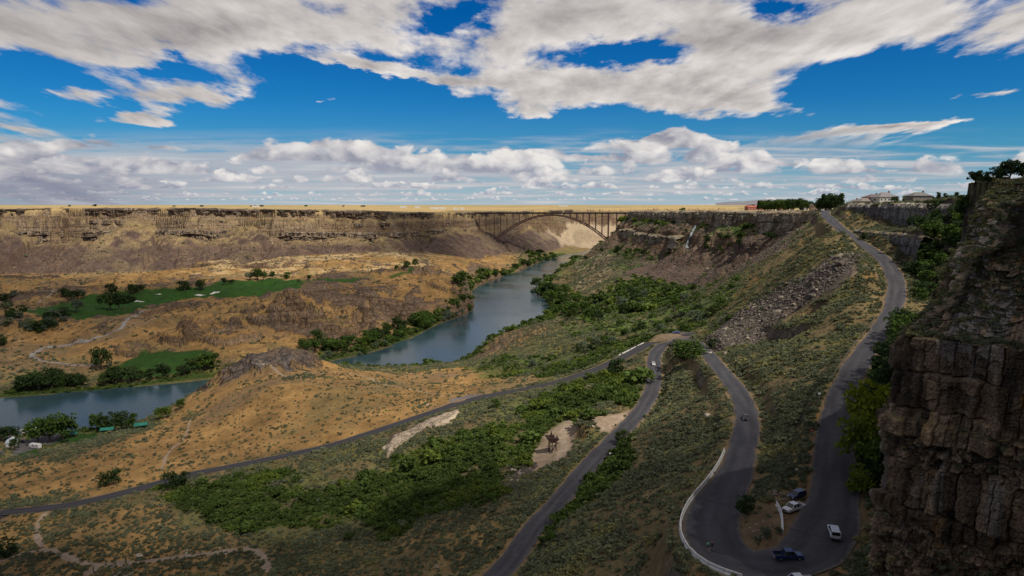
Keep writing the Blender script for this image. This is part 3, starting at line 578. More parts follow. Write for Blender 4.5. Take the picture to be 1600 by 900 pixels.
# ------------------------------------------------------------------ roads
def mat_asphalt(name, base, patch, edgecol=(.15, .125, .10)):
    m = bpy.data.materials.new(name); m.use_nodes = True; t = NT(m.node_tree); bs = t.n['Principled BSDF']; bs.inputs['Roughness'].default_value = .85; bs.inputs['Specular IOR Level'].default_value = .3
    at = t.node('ShaderNodeAttribute', attribute_name='across').outputs['Fac']; al = t.node('ShaderNodeAttribute', attribute_name='along').outputs['Fac']
    P = t.node('ShaderNodeNewGeometry').outputs['Position']
    n = t.noise(t.comb(t.math('MULTIPLY', at, 1.6), t.math('MULTIPLY', al, .05), 0), 1, 4, .6); g = t.noise(P, .5, 5, .6)
    wheel = t.math('MULTIPLY', t.ss(t.math('ABSOLUTE', t.math('SUBTRACT', t.math('ABSOLUTE', at), .45)), .3, .05), .35)
    c = t.mix(t.ss(n, .35, .65), base, patch); c = t.mix(wheel, c, tuple(v*.55 for v in base)); c = t.mix(t.math('MULTIPLY', t.ss(g, .5, .7), .35), c, tuple(v*1.35 for v in patch))
    edge = t.ss(t.math('ADD', t.math('ABSOLUTE', at), t.math('MULTIPLY', t.math('SUBTRACT', g, .5), .35)), .84, 1.0); c = t.mix(t.math('MULTIPLY', edge, .7), c, edgecol)
    cw = t.math('FRACT', t.math('ADD', t.math('MULTIPLY', al, .021), t.math('MULTIPLY', t.noise(t.comb(at, t.math('MULTIPLY', al, .3), 0), 1.2, 2), .02))); c = t.mix(t.ss(t.math('ABSOLUTE', t.math('SUBTRACT', cw, .5)), .004, .002, 0, .7), c, (.025, .024, .026))
    t.put(bs.inputs['Base Color'], c); bp = t.node('ShaderNodeBump'); bp.inputs['Strength'].default_value = .3; bp.inputs['Distance'].default_value = .05; t.put(bp.inputs['Height'], g); t.l.new(bp.outputs[0], bs.inputs['Normal'])
    return m
def road(name, R_, wfun, mat, label, nx=9, taper=None):
    R_ = catmull(R_[::2], 1.6) if len(R_) > 20 else R_
    V = []; ac = []; al = []; s = 0
    for i in range(len(R_)):
        d = R_[min(i+1, len(R_)-1), :2]-R_[max(i-1, 0), :2]; L = np.linalg.norm(d); d /= L; s += L/2; nn = np.array([-d[1], d[0]]); wd = wfun(R_[i])
        wig = .45*float(fbm(np.array([s]), np.array([0.]), 7, 4, 5)[0]) if True else 0
        for j in range(nx):
            q = -1+2*j/(nx-1); V.append([*(R_[i, :2]+nn*(wd+abs(q)*wig)*q), R_[i, 2]+.03*(1-q*q)-.02]); ac.append(q); al.append(s)
    me = np_mesh(name, np.array(V), grid_faces(len(R_), nx), True, {'across': np.array(ac), 'along': np.array(al)})
    o = link(name, me, mat); tag(o, label, kind='structure'); return o
road('road', RB, lambda p: WB, mat_asphalt('fresh_asphalt', (.040, .038, .041), (.052, .049, .052)), 'dark lower road crossing the dry hillside down to the left')
oA = road('road', RA, lambda p: float(widthA(p[1])), mat_asphalt('old_asphalt', (.044, .042, .048), (.072, .069, .075)), 'pale worn grade road with two hairpin bends down from the rim')
oA.location.z += .012
# ------------------------------------------------------------------ rock walls built as their own sheets
def rock_mat():
    m = bpy.data.materials.new('basalt'); m.use_nodes = True; t = NT(m.node_tree); bs = t.n['Principled BSDF']; bs.inputs['Roughness'].default_value = .9; bs.inputs['Specular IOR Level'].default_value = .2
    at = t.node('ShaderNodeAttribute', attribute_name='cover').outputs['Color']; P = t.node('ShaderNodeNewGeometry').outputs['Position']
    n = t.noise(P, 2.2, 6, .68); n2 = t.noise(t.vmath('MULTIPLY', P, (1.6, 1.6, .3)), 1, 5, .6)
    f = t.math('ADD', .35, t.math('ADD', t.math('MULTIPLY', n, .7), t.math('MULTIPLY', n2, .6))); t.put(bs.inputs['Base Color'], t.mix(1.0, at, t.comb(f, f, f), 'MULTIPLY'))
    bp = t.node('ShaderNodeBump'); bp.inputs['Strength'].default_value = .8; bp.inputs['Distance'].default_value = .25; t.put(bp.inputs['Height'], t.math('ADD', n, n2)); t.l.new(bp.outputs[0], bs.inputs['Normal'])
    return m
BASALT = rock_mat()
def hsh(i, j, s=0): return vnoise(np.asarray(i)*1.0+.001, np.asarray(j)*1.0+.001, 500+s)
def rock_wall(name, label, E, sa_fn, pz, pi, ref, beds, wid, rubble_beds, rubble_fn, pal, top, cap=.6, soft=20, dz=.10, K=1.0, zrim=None):
    E = catmull(E, .1); d = np.diff(E, axis=0); L = np.concatenate([[0], np.cumsum(np.linalg.norm(d, axis=1))]); sa, s0 = sa_fn(E, L)
    ex = np.interp(sa, L, E[:, 0]); ey = np.interp(sa, L, E[:, 1]); tx = np.gradient(ex, sa); ty = np.gradient(ey, sa); nl = np.hypot(tx, ty); nx = -ty/nl; ny = tx/nl
    if callable(ref): sgn = np.sign(ref(ex, ey, nx, ny))
    nx = nx*sgn; ny = ny*sgn; ker = np.ones(2*soft+1)/(2*soft+1)
    nxs = np.convolve(np.pad(nx, soft, 'edge'), ker, 'valid'); nys = np.convolve(np.pad(ny, soft, 'edge'), ker, 'valid'); q = np.hypot(nxs, nys); nxs /= q; nys /= q
    pz = np.array(pz, float)/K; pi = np.array(pi, float)/K; sa = sa/K; s0 = s0/K; beds = np.array(beds, float)/K if K != 1 else beds; top = top/K; dz = dz/K; wid = np.array(wid)/K
    pl = np.concatenate([[0], np.cumsum(np.hypot(np.diff(pz), np.diff(pi)))])
    ta = np.concatenate([np.arange(0, pl[-2], dz), np.linspace(pl[-2], pl[-1], 20)]); SS, TT = np.meshgrid(sa, ta); ZZ = np.interp(TT, pl, pz); II = np.interp(TT, pl, pi)
    wob = 1.0*fbm(SS, ZZ*.2, 22, 3, 401)+.45*fbm(SS, ZZ*.5, 5, 3, 402); zz = ZZ+wob
    beds = np.array(beds); bi = np.clip(np.searchsorted(beds, zz)-1, 0, len(beds)-2); b0 = beds[bi]; b1 = beds[bi+1]; fz = (zz-b0)/(b1-b0); wd2 = np.array(wid)[bi]
    lean = .12*(hsh(bi, bi, 33)-.5)
    a = (SS+lean*zz)/wd2+bi*7.31+1.0*fbm(SS+bi*31, bi*5.0, wd2*2.5, 2, 403)+.09*fbm(SS, ZZ, 1.2, 3, 404); ci = np.floor(a); fa = a-ci
    prot = (hsh(ci, bi*3)**1.5)*1.3; big = hsh(np.floor(a/2.6), bi, 5)*1.1
    tilt = (hsh(ci, bi, 35)-.5)*1.1*(fa-.5)+(hsh(ci, bi, 36)-.5)*.9*(fz-.5)            # faces lean this way and that
    edge = np.minimum(fa, 1-fa)*wd2; crack = S(edge, .13, 0.0)
    hb = 1.2+3.2*hsh(ci, bi*3, 7); yb = zz/hb+hsh(ci, bi, 9)*5+.25*fbm(SS, ZZ, 1.5, 2, 10); yi = np.floor(yb); fy = np.minimum(yb-yi, 1-(yb-yi))*hb
    blockp = (hsh(ci*5+yi, bi+yi*3, 11)-.5)*.7; hcrack = S(fy, .10, 0)*(hsh(ci+yi, bi, 12) > .35)
    bed_edge = np.minimum(fz, 1-fz)*(b1-b0); bcrack = S(bed_edge, .35, 0)*S(fbm(SS, bi*3., 5, 2, 13), -.6, .1)
    facep = prot+big+blockp+tilt-.85*crack-.35*hcrack-.8*bcrack+(hsh(bi, bi*2.0, 15)-.5)*1.5
    # broken rubble: angular cells of several sizes
    def cells(w, s):
        xx = SS/w+.35*fbm(SS, ZZ, w*1.5, 2, s); yy = ZZ*1.25/w+II*.6/w+.35*fbm(ZZ, SS, w*1.5, 2, s+1); yi_ = np.floor(yy); xi_ = np.floor(xx+hsh(yi_, yi_, s)*.9); fx_ = xx+hsh(yi_, yi_, s)*.9-xi_; fy_ = yy-yi_
        e_ = np.minimum(np.minimum(fx_, 1-fx_), np.minimum(fy_, 1-fy_)); hh = hsh(xi_, yi_, s+2); return hh+.5*(hsh(xi_, yi_, s+3)-.5)*(fx_-.5)*2+.6*(hsh(xi_, yi_, s+4)-.2)*(.5-fy_), S(e_, .10, 0), hh
    c1, e1, h1c = cells(1.5, 711); c2, e2, h2c = cells(.6, 731)
    facep = facep+.30*(c2-.5)*S(fbm(SS, ZZ, 3, 2, 14), -.3, .2)-.16*e2
    rub = 1.1*c1+.50*c2-.5*e1-.22*e2-.8+.8*ridge(SS, ZZ, 4, 3, 411)
    rubm = np.clip(S(np.where(np.isin(bi, rubble_beds), 1., 0.)+.9*fbm(SS, ZZ, 6, 3, 421), .55, .75)+rubble_fn(SS, ZZ, s0), 0, 1)
    disp = facep*(1-rubm)+rub*rubm+.9*fbm(SS, ZZ*.6, 9, 4, 431)+.12*fbm(SS, ZZ, .7, 3, 435)+2.2*cap*fbm(SS, ZZ*.2, 26, 2, 437)
    fade = S(ZZ, top, top-1.5)*S(TT, pl[-1], pl[-2]); disp = disp*fade*(cap/.6)
    off = (disp-II)*K; X = ex+nxs*off; Y = ey+nys*off; Zo = K*(ZZ+.30*fbm(SS, ZZ, 3, 3, 441)*fade+.5*(II > 3)*fbm(SS, II, 4, 3, 443))
    if zrim is not None: Zo = Zo+zrim(ex, ey)[None, :]+cap*2*fbm(sa*K, sa*0, 60, 3, 491)[None, :]*fade
    h1 = hsh(ci, bi*3, 21)[..., None]; h2 = hsh(ci*3+yi, bi, 23)[..., None]; rm = rubm[..., None]
    h1 = h1*(1-rm)+h1c[..., None]*rm; h2 = h2*(1-rm)+h2c[..., None]*rm
    c = C_(*pal[0])*(1-h1)+C_(*pal[1])*h1; c = c*(.72+.56*h2)
    vs = fbm(SS, ZZ*.15, .9, 3, 465)[..., None]; c = c*(1+.35*vs*(1-rm))
    rr = (S(fbm(SS, ZZ*.35, 5, 4, 451)+.3*(fz-.5), .2, .5)*S(fbm(SS, ZZ*.25, 1.6, 3, 452), -.2, .3))[..., None]; c = c*(1-rr*.6)+C_(*pal[2])*rr*.6
    gr = S(fbm(SS*1.8, ZZ*.35, 4, 4, 455), .25, .6)[..., None]; c = c*(1-gr*.6)+C_(*pal[3])*gr*.6
    dk = S(fbm(SS*1.5, ZZ*.3, 3, 3, 457), .2, .6)[..., None]; c = c*(1-dk*.5)
    slope = S(np.gradient(II, axis=0)/(np.gradient(ZZ, axis=0)+.01), .9, 2.0); ga = np.clip(slope*S(fbm(SS, ZZ, 3, 3, 461), -.5, .1), 0, 1)[..., None]; c = c*(1-ga*.8)+C_(.16,.125,.05)*ga*.8
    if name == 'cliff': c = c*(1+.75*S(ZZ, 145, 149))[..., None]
    if len(pal) > 4: tp = (S(ZZ, top-3.5, top-1.5)*S(fbm(SS, ZZ, 5, 3, 471), -.5, .0))[..., None]; c = c*(1-tp)+C_(*pal[4])*tp
    me = np_mesh(name, np.stack([X, Y, Zo], -1).reshape(-1, 3), grid_faces(*SS.shape), False, {'cover': np.clip(c, .012, .6).reshape(-1, 3)})
    o = link(name, me, BASALT); tag(o, label, kind='structure')
    ii = np.argwhere(((slope > .35) | (rubm > .6)) & (SS > s0-30) & (SS < s0+48) & (TT < pl[-2]+2)); return np.stack([X, Y, Zo], -1), ii, ZZ, slope
def sa_main(E, L):
    s0 = L[np.argmin(np.hypot(E[:, 0]-56.3, E[:, 1]-101.5))]
    return np.concatenate([np.arange(0, s0-45, .6), np.arange(s0-45, s0-6, .22), np.arange(s0-6, s0+42, .085), np.arange(s0+42, L[-1], .6)]), s0
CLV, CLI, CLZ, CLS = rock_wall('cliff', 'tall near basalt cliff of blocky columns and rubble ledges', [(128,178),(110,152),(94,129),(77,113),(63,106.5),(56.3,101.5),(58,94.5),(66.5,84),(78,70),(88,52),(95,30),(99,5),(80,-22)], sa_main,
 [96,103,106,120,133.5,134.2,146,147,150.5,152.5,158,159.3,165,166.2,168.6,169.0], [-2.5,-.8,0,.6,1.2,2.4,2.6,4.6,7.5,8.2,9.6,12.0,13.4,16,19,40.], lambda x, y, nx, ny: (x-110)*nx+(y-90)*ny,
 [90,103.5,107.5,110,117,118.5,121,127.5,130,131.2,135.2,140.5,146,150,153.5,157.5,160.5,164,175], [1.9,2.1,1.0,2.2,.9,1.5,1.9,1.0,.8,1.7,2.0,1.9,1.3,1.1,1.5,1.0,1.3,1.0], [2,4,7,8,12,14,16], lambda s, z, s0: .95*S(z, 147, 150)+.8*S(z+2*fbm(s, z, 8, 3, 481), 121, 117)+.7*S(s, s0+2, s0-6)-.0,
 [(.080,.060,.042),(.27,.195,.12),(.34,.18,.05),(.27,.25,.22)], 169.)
def sa_cut(E, L): return np.arange(0, L[-1], .28), L[-1]/2
rock_wall('cut_cliff', 'grey cut cliff band with a pale top above the upper road', [(249,514),(241,490),(237,468),(233.5,440),(230.5,400),(226,365),(222.5,335),(212,300),(200,275)], sa_cut,
 [146,149,156,163.5,165.6,166.0], [-2,-.5,0,.6,1.8,9], lambda x, y, nx, ny: -nx, [140,150,156,161,170], [2.2,3.2,2.8,2.4], [3], lambda s, z, s0: 0*s, [(.10,.095,.092),(.17,.16,.15),(.25,.19,.12),(.24,.235,.23),(.45,.39,.31)], 166, .35, 6, .3)
rock_wall('lower_cut_cliff', 'lower dark grey cliff band stepping down beside the upper road', [(217,442),(212,425),(209,400),(207.5,370),(203,345),(196,328)], sa_cut,
 [134,138,145,149,150.0,148.6], [-2,-.5,0,.6,1.8,6], lambda x, y, nx, ny: -nx, [130,139,144,148,160], [2.2,2.9,2.5,2.0], [3], lambda s, z, s0: 0*s, [(.085,.08,.08),(.15,.14,.13),(.22,.17,.11),(.22,.215,.21),(.28,.22,.13)], 151, .35, 6, .3)

def sa_far(E, L): return np.arange(0, L[-1], 1.15), L[-1]/2
NR = [(-1600,1350),(-1180,1370),(-1035,1380),(-930,1440),(-850,1420),(-760,1470),(-680,1450),(-590,1490),(-500,1455),(-400,1490),(-302,1500),(-286,1570),(-275,1700),(-225,1770),(-190,1900),(-130,1955),(-118,2010),(-70,2150),(40,2450),(250,2800)]
FARPAL = [(.105,.080,.062),(.22,.165,.115),(.26,.17,.09),(.24,.20,.16),(.10,.075,.055)]
rock_wall('rimrock', 'dark layered rimrock along the top of the left canyon wall', NR, sa_far, [-42,-39,-26,-24,-22,-17,-1.5,0.1,.3], [-5,-4,-2,4,6,5.5,-1,1.5,9], lambda x, y, nx, ny: -ny*1.0+.6*nx, [-60,-38,-32,-24,-18,-8,5], [7,5,6,4,6,5], [3], lambda s, z, s0: 0*s, FARPAL, .3, .7, 30, .9, 2.6, plateau)
SR = [(330,690),(340,720),(350,790),(345,850),(335,900),(366,980),(376,1060),(350,1120),(352,1180),(366,1300),(340,1380),(348,1480),(330,1560),(345,1650),(352,1780),(328,1840),(338,1940),(350,2000),(450,2150)]
rock_wall('rimrock', 'pale tan rimrock along the top of the right canyon wall', SR, sa_far, [-32,-28,-16,-14,-1.5,0.1,.3], [-7,-5,-2.5,-1.5,-.5,1.5,9], lambda x, y, nx, ny: -nx+.4*ny*0, [-60,-24,-15,-6,5], [5,6,5,6], [1], lambda s, z, s0: 0*s, [(.20,.165,.12),(.42,.34,.24),(.28,.20,.12),(.42,.37,.29),(.34,.27,.18)], .3, .6, 30, .9, 2.2, plateau)

rock_wall('outcrop', 'pale broken outcrop halfway down the right canyon wall', [(300,1230),(309,1330),(292,1400),(303,1480),(288,1560),(298,1640),(304,1760),(292,1850)], sa_far, [-72,-66,-54,-50,-47,-46.5], [-6,-4,-1.5,.5,6,14], lambda x, y, nx, ny: -nx, [-90,-62,-54,-48,-40], [5,4,6,5], [1,3], lambda s, z, s0: 0*s, [(.17,.14,.10),(.45,.37,.27),(.28,.20,.12),(.42,.37,.29)], -46.5, .7, 30, .9, 2.2, plateau)

def offset_line(P, dist, ref):
    P = catmull(P, 12); d = np.gradient(P, axis=0); n = np.stack([-d[:, 1], d[:, 0]], 1); n /= np.linalg.norm(n, axis=1, keepdims=True); s_ = np.sign(ref(P[:, 0], P[:, 1], n[:, 0], n[:, 1]))[:, None]; k = np.ones(5)/5
    Q = P+n*s_*dist; return np.stack([np.convolve(np.pad(Q[:, i], 2, 'edge'), k, 'valid') for i in (0, 1)], 1)[::3]
MR = offset_line(NR[:16], 26, lambda x, y, nx, ny: -ny*1.0+.6*nx)
rock_wall('rimrock', 'second band of blocky brown rimrock below the first on the left wall', MR, sa_far, [-72,-68,-58,-56,-47,-45.5,-45], [-4,-3,-1,1,2,4,12], lambda x, y, nx, ny: -ny*1.0+.6*nx, [-90,-66,-57,-50,-40], [6,5,6,5], [1], lambda s, z, s0: 0*s, [(.10,.078,.060),(.27,.20,.135),(.26,.17,.09),(.24,.20,.16)], -45, .8, 20, .9, 2.4, plateau)
# ------------------------------------------------------------------ unseen clouds added above the picture, shaped to shade the foreground
def mat_cloud():
    m = bpy.data.materials.new('cloud'); m.use_nodes = True; t = NT(m.node_tree); t.n.clear(); o = t.node('ShaderNodeOutputMaterial')
    d = t.node('ShaderNodeBsdfDiffuse'); d.inputs[0].default_value = (.9, .9, .9, 1); tr = t.node('ShaderNodeBsdfTransparent'); tl = t.node('ShaderNodeBsdfTranslucent'); tl.inputs[0].default_value = (.26, .27, .29, 1)
    a = t.node('ShaderNodeAddShader') ; mx0 = t.node('ShaderNodeMixShader'); mx0.inputs[0].default_value = .5; t.l.new(d.outputs[0], mx0.inputs[1]); t.l.new(tl.outputs[0], mx0.inputs[2])
    at = t.node('ShaderNodeAttribute', attribute_name='thick').outputs['Fac']
    mx = t.node('ShaderNodeMixShader'); t.put(mx.inputs[0], at); t.l.new(tr.outputs[0], mx.inputs[1]); t.l.new(mx0.outputs[0], mx.inputs[2]); t.l.new(mx.outputs[0], o.inputs[0])
    return m
MC = mat_cloud(); CLH = 1500.0
SHADE = []
def make_shade_clouds():
    # patches given by where their shadow falls on the ground; a flat-based body with a lumpy top
    n = 220; ext = 5200
    gx, gy = np.meshgrid(np.linspace(-ext, ext, n), np.linspace(-ext, ext, n))
    k = (CLH-60)/SUN_DIR.z; ox = SUN_DIR.x*k; oy = SUN_DIR.y*k
    # shadow map in ground coordinates
    def shade(x, y):
        w1 = 60*fbm(x, y, 300, 3, 601); w2 = 60*fbm(x, y, 300, 3, 605); X = x+w1; Y = y+w2
        s = np.full(x.shape, 0.0)
        for (cx, cy, rx, ry, k_) in SHADE_SPOTS: s = np.maximum(s, k_*np.exp(-(((X-cx)/rx)**2+((Y-cy)/ry)**2)**1.6))
        return np.clip(s, 0, 1)
    # grid in ground-shadow space, denser near: use two bodies' worth of rows by a stretched grid
    g = np.sinh(np.linspace(-3.2, 3.2, n))/np.sinh(3.2)
    gx, gy = np.meshgrid(g*ext, 900+g*ext)
    s = shade(gx, gy); front = S(gy+oy, 2600, 1900)      # nothing low over the far view
    s = s*front
    puff = 1+.5*fbm(gx, gy, 160, 4, 611)
    top = CLH+40+330*s*puff; bot = CLH-40*s
    a = 1-np.sqrt(np.clip(1-s, 0.0, 1))                   # two layers multiply back to the wanted shade
    V = np.concatenate([np.stack([gx+ox, gy+oy, top], -1).reshape(-1, 3), np.stack([gx+ox, gy+oy, bot], -1).reshape(-1, 3)])
    f = grid_faces(n, n); sm = s.ravel(); keep = sm[f].max(1) > .012; f = f[keep]
    F2 = np.concatenate([f, f[:, ::-1]+n*n]); th = np.concatenate([a.ravel(), a.ravel()])
    used = np.unique(F2); mp = np.zeros(len(V), int); mp[used] = np.arange(len(used))
    me = np_mesh('clouds', V[used], mp[F2], True, {'thick': th[used]})
    tag(link('clouds', me, MC), 'grey clouds added overhead out of view, shaped to shade the canyon', kind='stuff')
SHADE_SPOTS = [(0,-40,820,250,.96),(-260,180,280,140,.95),(105,95,55,75,.97),(60,440,260,190,.08),(500,300,280,280,.42),(-650,300,420,260,.93),(-260,420,200,130,.50),(-1150,1000,330,360,.72),(-560,830,430,260,.74),(-130,1000,200,160,.50),(-205,1730,125,290,.94),(0,2150,150,240,.85),(250,1450,160,330,.22),(380,900,170,220,.25)]  # cloud shadows on the land, near ones added to darken corners and cliff
make_shade_clouds()
# ------------------------------------------------------------------ leaves, bushes, trees
def mat_leaf(name, col, var=.35, inst=True):
    m = bpy.data.materials.new(name); m.use_nodes = True; t = NT(m.node_tree); bs = t.n['Principled BSDF']; bs.inputs['Roughness'].default_value = .8; bs.inputs['Specular IOR Level'].default_value = .2
    n = t.noise(t.node('ShaderNodeNewGeometry').outputs['Position'], .9, 3, .6)
    if inst: rv = t.node('ShaderNodeAttribute', attribute_type='INSTANCER', attribute_name='tint').outputs['Fac']
    else: rv = t.node('ShaderNodeObjectInfo').outputs['Random']
    c = t.mix(rv, tuple(v*(1-var) for v in col), tuple(v*(1+var) for v in col)); c = t.mix(t.ss(n, .35, .65), tuple(v*.8 for v in col), c)
    c = t.mix(t.math('MULTIPLY', t.ss(rv, .8, 1.), .5), c, (col[0]*1.7, col[1]*1.35, col[2]*.7))
    t.put(bs.inputs['Base Color'], c)
    tl = t.node('ShaderNodeBsdfTranslucent'); t.put(tl.inputs[0], c); mx = t.node('ShaderNodeMixShader'); mx.inputs[0].default_value = .25
    t.l.new(bs.outputs[0], mx.inputs[1]); t.l.new(tl.outputs[0], mx.inputs[2]); t.l.new(mx.outputs[0], t.n['Material Output'].inputs[0])
    return m
def leaf_mesh(name, pts, size, rng, up=0.0):
    n = len(pts); a = rng.normal(size=(n, 3)); a /= np.linalg.norm(a, axis=1, keepdims=True); b = rng.normal(size=(n, 3)); b[:, 2] += up; b = np.cross(a, b); b /= np.linalg.norm(b, axis=1, keepdims=True)+1e-9
    s = (size*rng.uniform(.6, 1.35, n))[:, None]; a = a*s; b = b*s*.8
    V = np.stack([pts-a-b*.4, pts+b-a*.1, pts+a+b*.3, pts-b+a*.2], 1).reshape(-1, 3); Fq = np.arange(4*n).reshape(-1, 4)
    return np_mesh(name, V, Fq, False)
def dome_pts(n, r, h, rng, lumps=7):
    P = []
    for i in range(lumps):
        an = rng.uniform(0, 6.28); q = r*.62*math.sqrt(rng.uniform(0, 1)); c = np.array([q*math.cos(an), q*math.sin(an), h*rng.uniform(.35, .75)*(1-.35*(q/r)**2)]); rr = r*rng.uniform(.32, .5)
        k = n//lumps; d = rng.normal(size=(k, 3)); d /= np.linalg.norm(d, axis=1, keepdims=True); d[:, 2] = np.abs(d[:, 2])*1.0-.25
        P.append(c+d*rr*np.array([1, 1, h/r*.8])*rng.uniform(.75, 1.05, (k, 1)))
    return np.concatenate(P)
def scatter_gn(name, protos, pts, scale, tint, label, mat):
    pc = bpy.data.collections.new(name+'_kinds')
    for p in protos:
        if mat is not None: p.data.materials.append(mat)
        pc.objects.link(p)
    me = bpy.data.meshes.new(name); me.vertices.add(len(pts)); me.vertices.foreach_set('co', pts.astype(np.float32).ravel()); me.update()
    for nm, a in (('scl', scale), ('tint', tint), ('yaw', RNG.uniform(0, 6.28, len(pts))), ('squash', RNG.uniform(.75, 1.25, len(pts)))):
        at = me.attributes.new(nm, 'FLOAT', 'POINT'); at.data.foreach_set('value', a.astype(np.float32))
    at = me.attributes.new('pick', 'INT', 'POINT'); at.data.foreach_set('value', RNG.integers(0, len(protos), len(pts)).astype(np.int32))
    o = link(name, me); g = bpy.data.node_groups.new(name, 'GeometryNodeTree')
    g.interface.new_socket('Geometry', in_out='INPUT', socket_type='NodeSocketGeometry'); g.interface.new_socket('Geometry', in_out='OUTPUT', socket_type='NodeSocketGeometry')
    N = g.nodes; Lk = g.links; gi = N.new('NodeGroupInput'); go = N.new('NodeGroupOutput'); iop = N.new('GeometryNodeInstanceOnPoints'); ci = N.new('GeometryNodeCollectionInfo')
    ci.inputs[0].default_value = pc; ci.inputs['Separate Children'].default_value = True; ci.inputs['Reset Children'].default_value = True; iop.inputs['Pick Instance'].default_value = True
    def attr(nm, typ='FLOAT'):
        a = N.new('GeometryNodeInputNamedAttribute'); a.data_type = typ; a.inputs['Name'].default_value = nm; return a.outputs['Attribute']
    Lk.new(gi.outputs[0], iop.inputs['Points']); Lk.new(ci.outputs[0], iop.inputs['Instance']); Lk.new(attr('pick', 'INT'), iop.inputs['Instance Index'])
    cr = N.new('ShaderNodeCombineXYZ'); Lk.new(attr('yaw'), cr.inputs[2]); e2r = N.new('FunctionNodeEulerToRotation'); Lk.new(cr.outputs[0], e2r.inputs[0]); Lk.new(e2r.outputs[0], iop.inputs['Rotation'])
    mu = N.new('ShaderNodeMath'); mu.operation = 'MULTIPLY'; Lk.new(attr('scl'), mu.inputs[0]); Lk.new(attr('squash'), mu.inputs[1])
    cs = N.new('ShaderNodeCombineXYZ'); Lk.new(attr('scl'), cs.inputs[0]); Lk.new(attr('scl'), cs.inputs[1]); Lk.new(mu.outputs[0], cs.inputs[2]); Lk.new(cs.outputs[0], iop.inputs['Scale'])
    Lk.new(iop.outputs[0], go.inputs[0]); md = o.modifiers.new('scatter', 'NODES'); md.node_group = g
    tag(o, label, kind='stuff'); return o
rg = np.random.default_rng(3)
M_SAGE = mat_leaf('sage_leaf', (.200, .220, .125), .38); M_SHRUB = mat_leaf('shrub_leaf', (.095, .145, .030), .5); M_FOL = mat_leaf('tree_leaf', (.075, .130, .022), .35, False)
M_DARK = mat_leaf('dark_leaf', (.045, .078, .022), .3, False); M_GREY = mat_leaf('grey_leaf', (.14, .18, .11), .25, False); M_BRIGHT = mat_leaf('bright_leaf', (.16, .22, .02), .2, False)
def scatter_points():
    # candidates by distance rings so that the picture gets an even cover
    def cand(n, r0, r1, p=1.0):
        r = np.sqrt(RNG.uniform(0, 1, n)*(r1*r1-r0*r0)+r0*r0); a = RNG.uniform(math.radians(-41), math.radians(41), n); return r*np.sin(a), r*np.cos(a)
    out_s = []; out_g = []; out_r = []
    for n, r0, r1, sc in ((60000, 95, 240, 1.0), (150000, 240, 480, 1.05), (70000, 480, 760, 1.35), (90000, 760, 1500, 2.3), (30000, 1500, 2200, 3.2)):
        x, y = cand(n, r0, r1); h, dn, ds, dr, tal, talS = height(x, y); e = 1.5
        nz = 1/np.sqrt(1+((height(x+e, y, False)-h)/e)**2+((height(x, y+e, False)-h)/e)**2)
        lush, sage, rock, dry = cover(x, y, h, dn, ds, dr, nz, tal, talS, True); u = RNG.uniform(0, 1, n)
        pads = np.zeros(n, bool)
        m = (u < sage*1.25) & (nz > .6); s = sc*np.exp(RNG.normal(0, .32, m.sum()))*.85; out_s.append((np.stack([x, y, h-.08*sc], 1)[m], s))
        u = RNG.uniform(0, 1, n); m = (u < lush*(.50 if r0 < 700 else .7)) & (nz > .5); s = (1.5 if r0 >= 700 else .85)*sc*np.exp(RNG.normal(0, .50, m.sum())); out_g.append((np.stack([x, y, h-.2*sc], 1)[m], s))
    cat = lambda L: (np.concatenate([a for a, b in L]), np.concatenate([b for a, b in L]))
    return cat(out_s), cat(out_g)
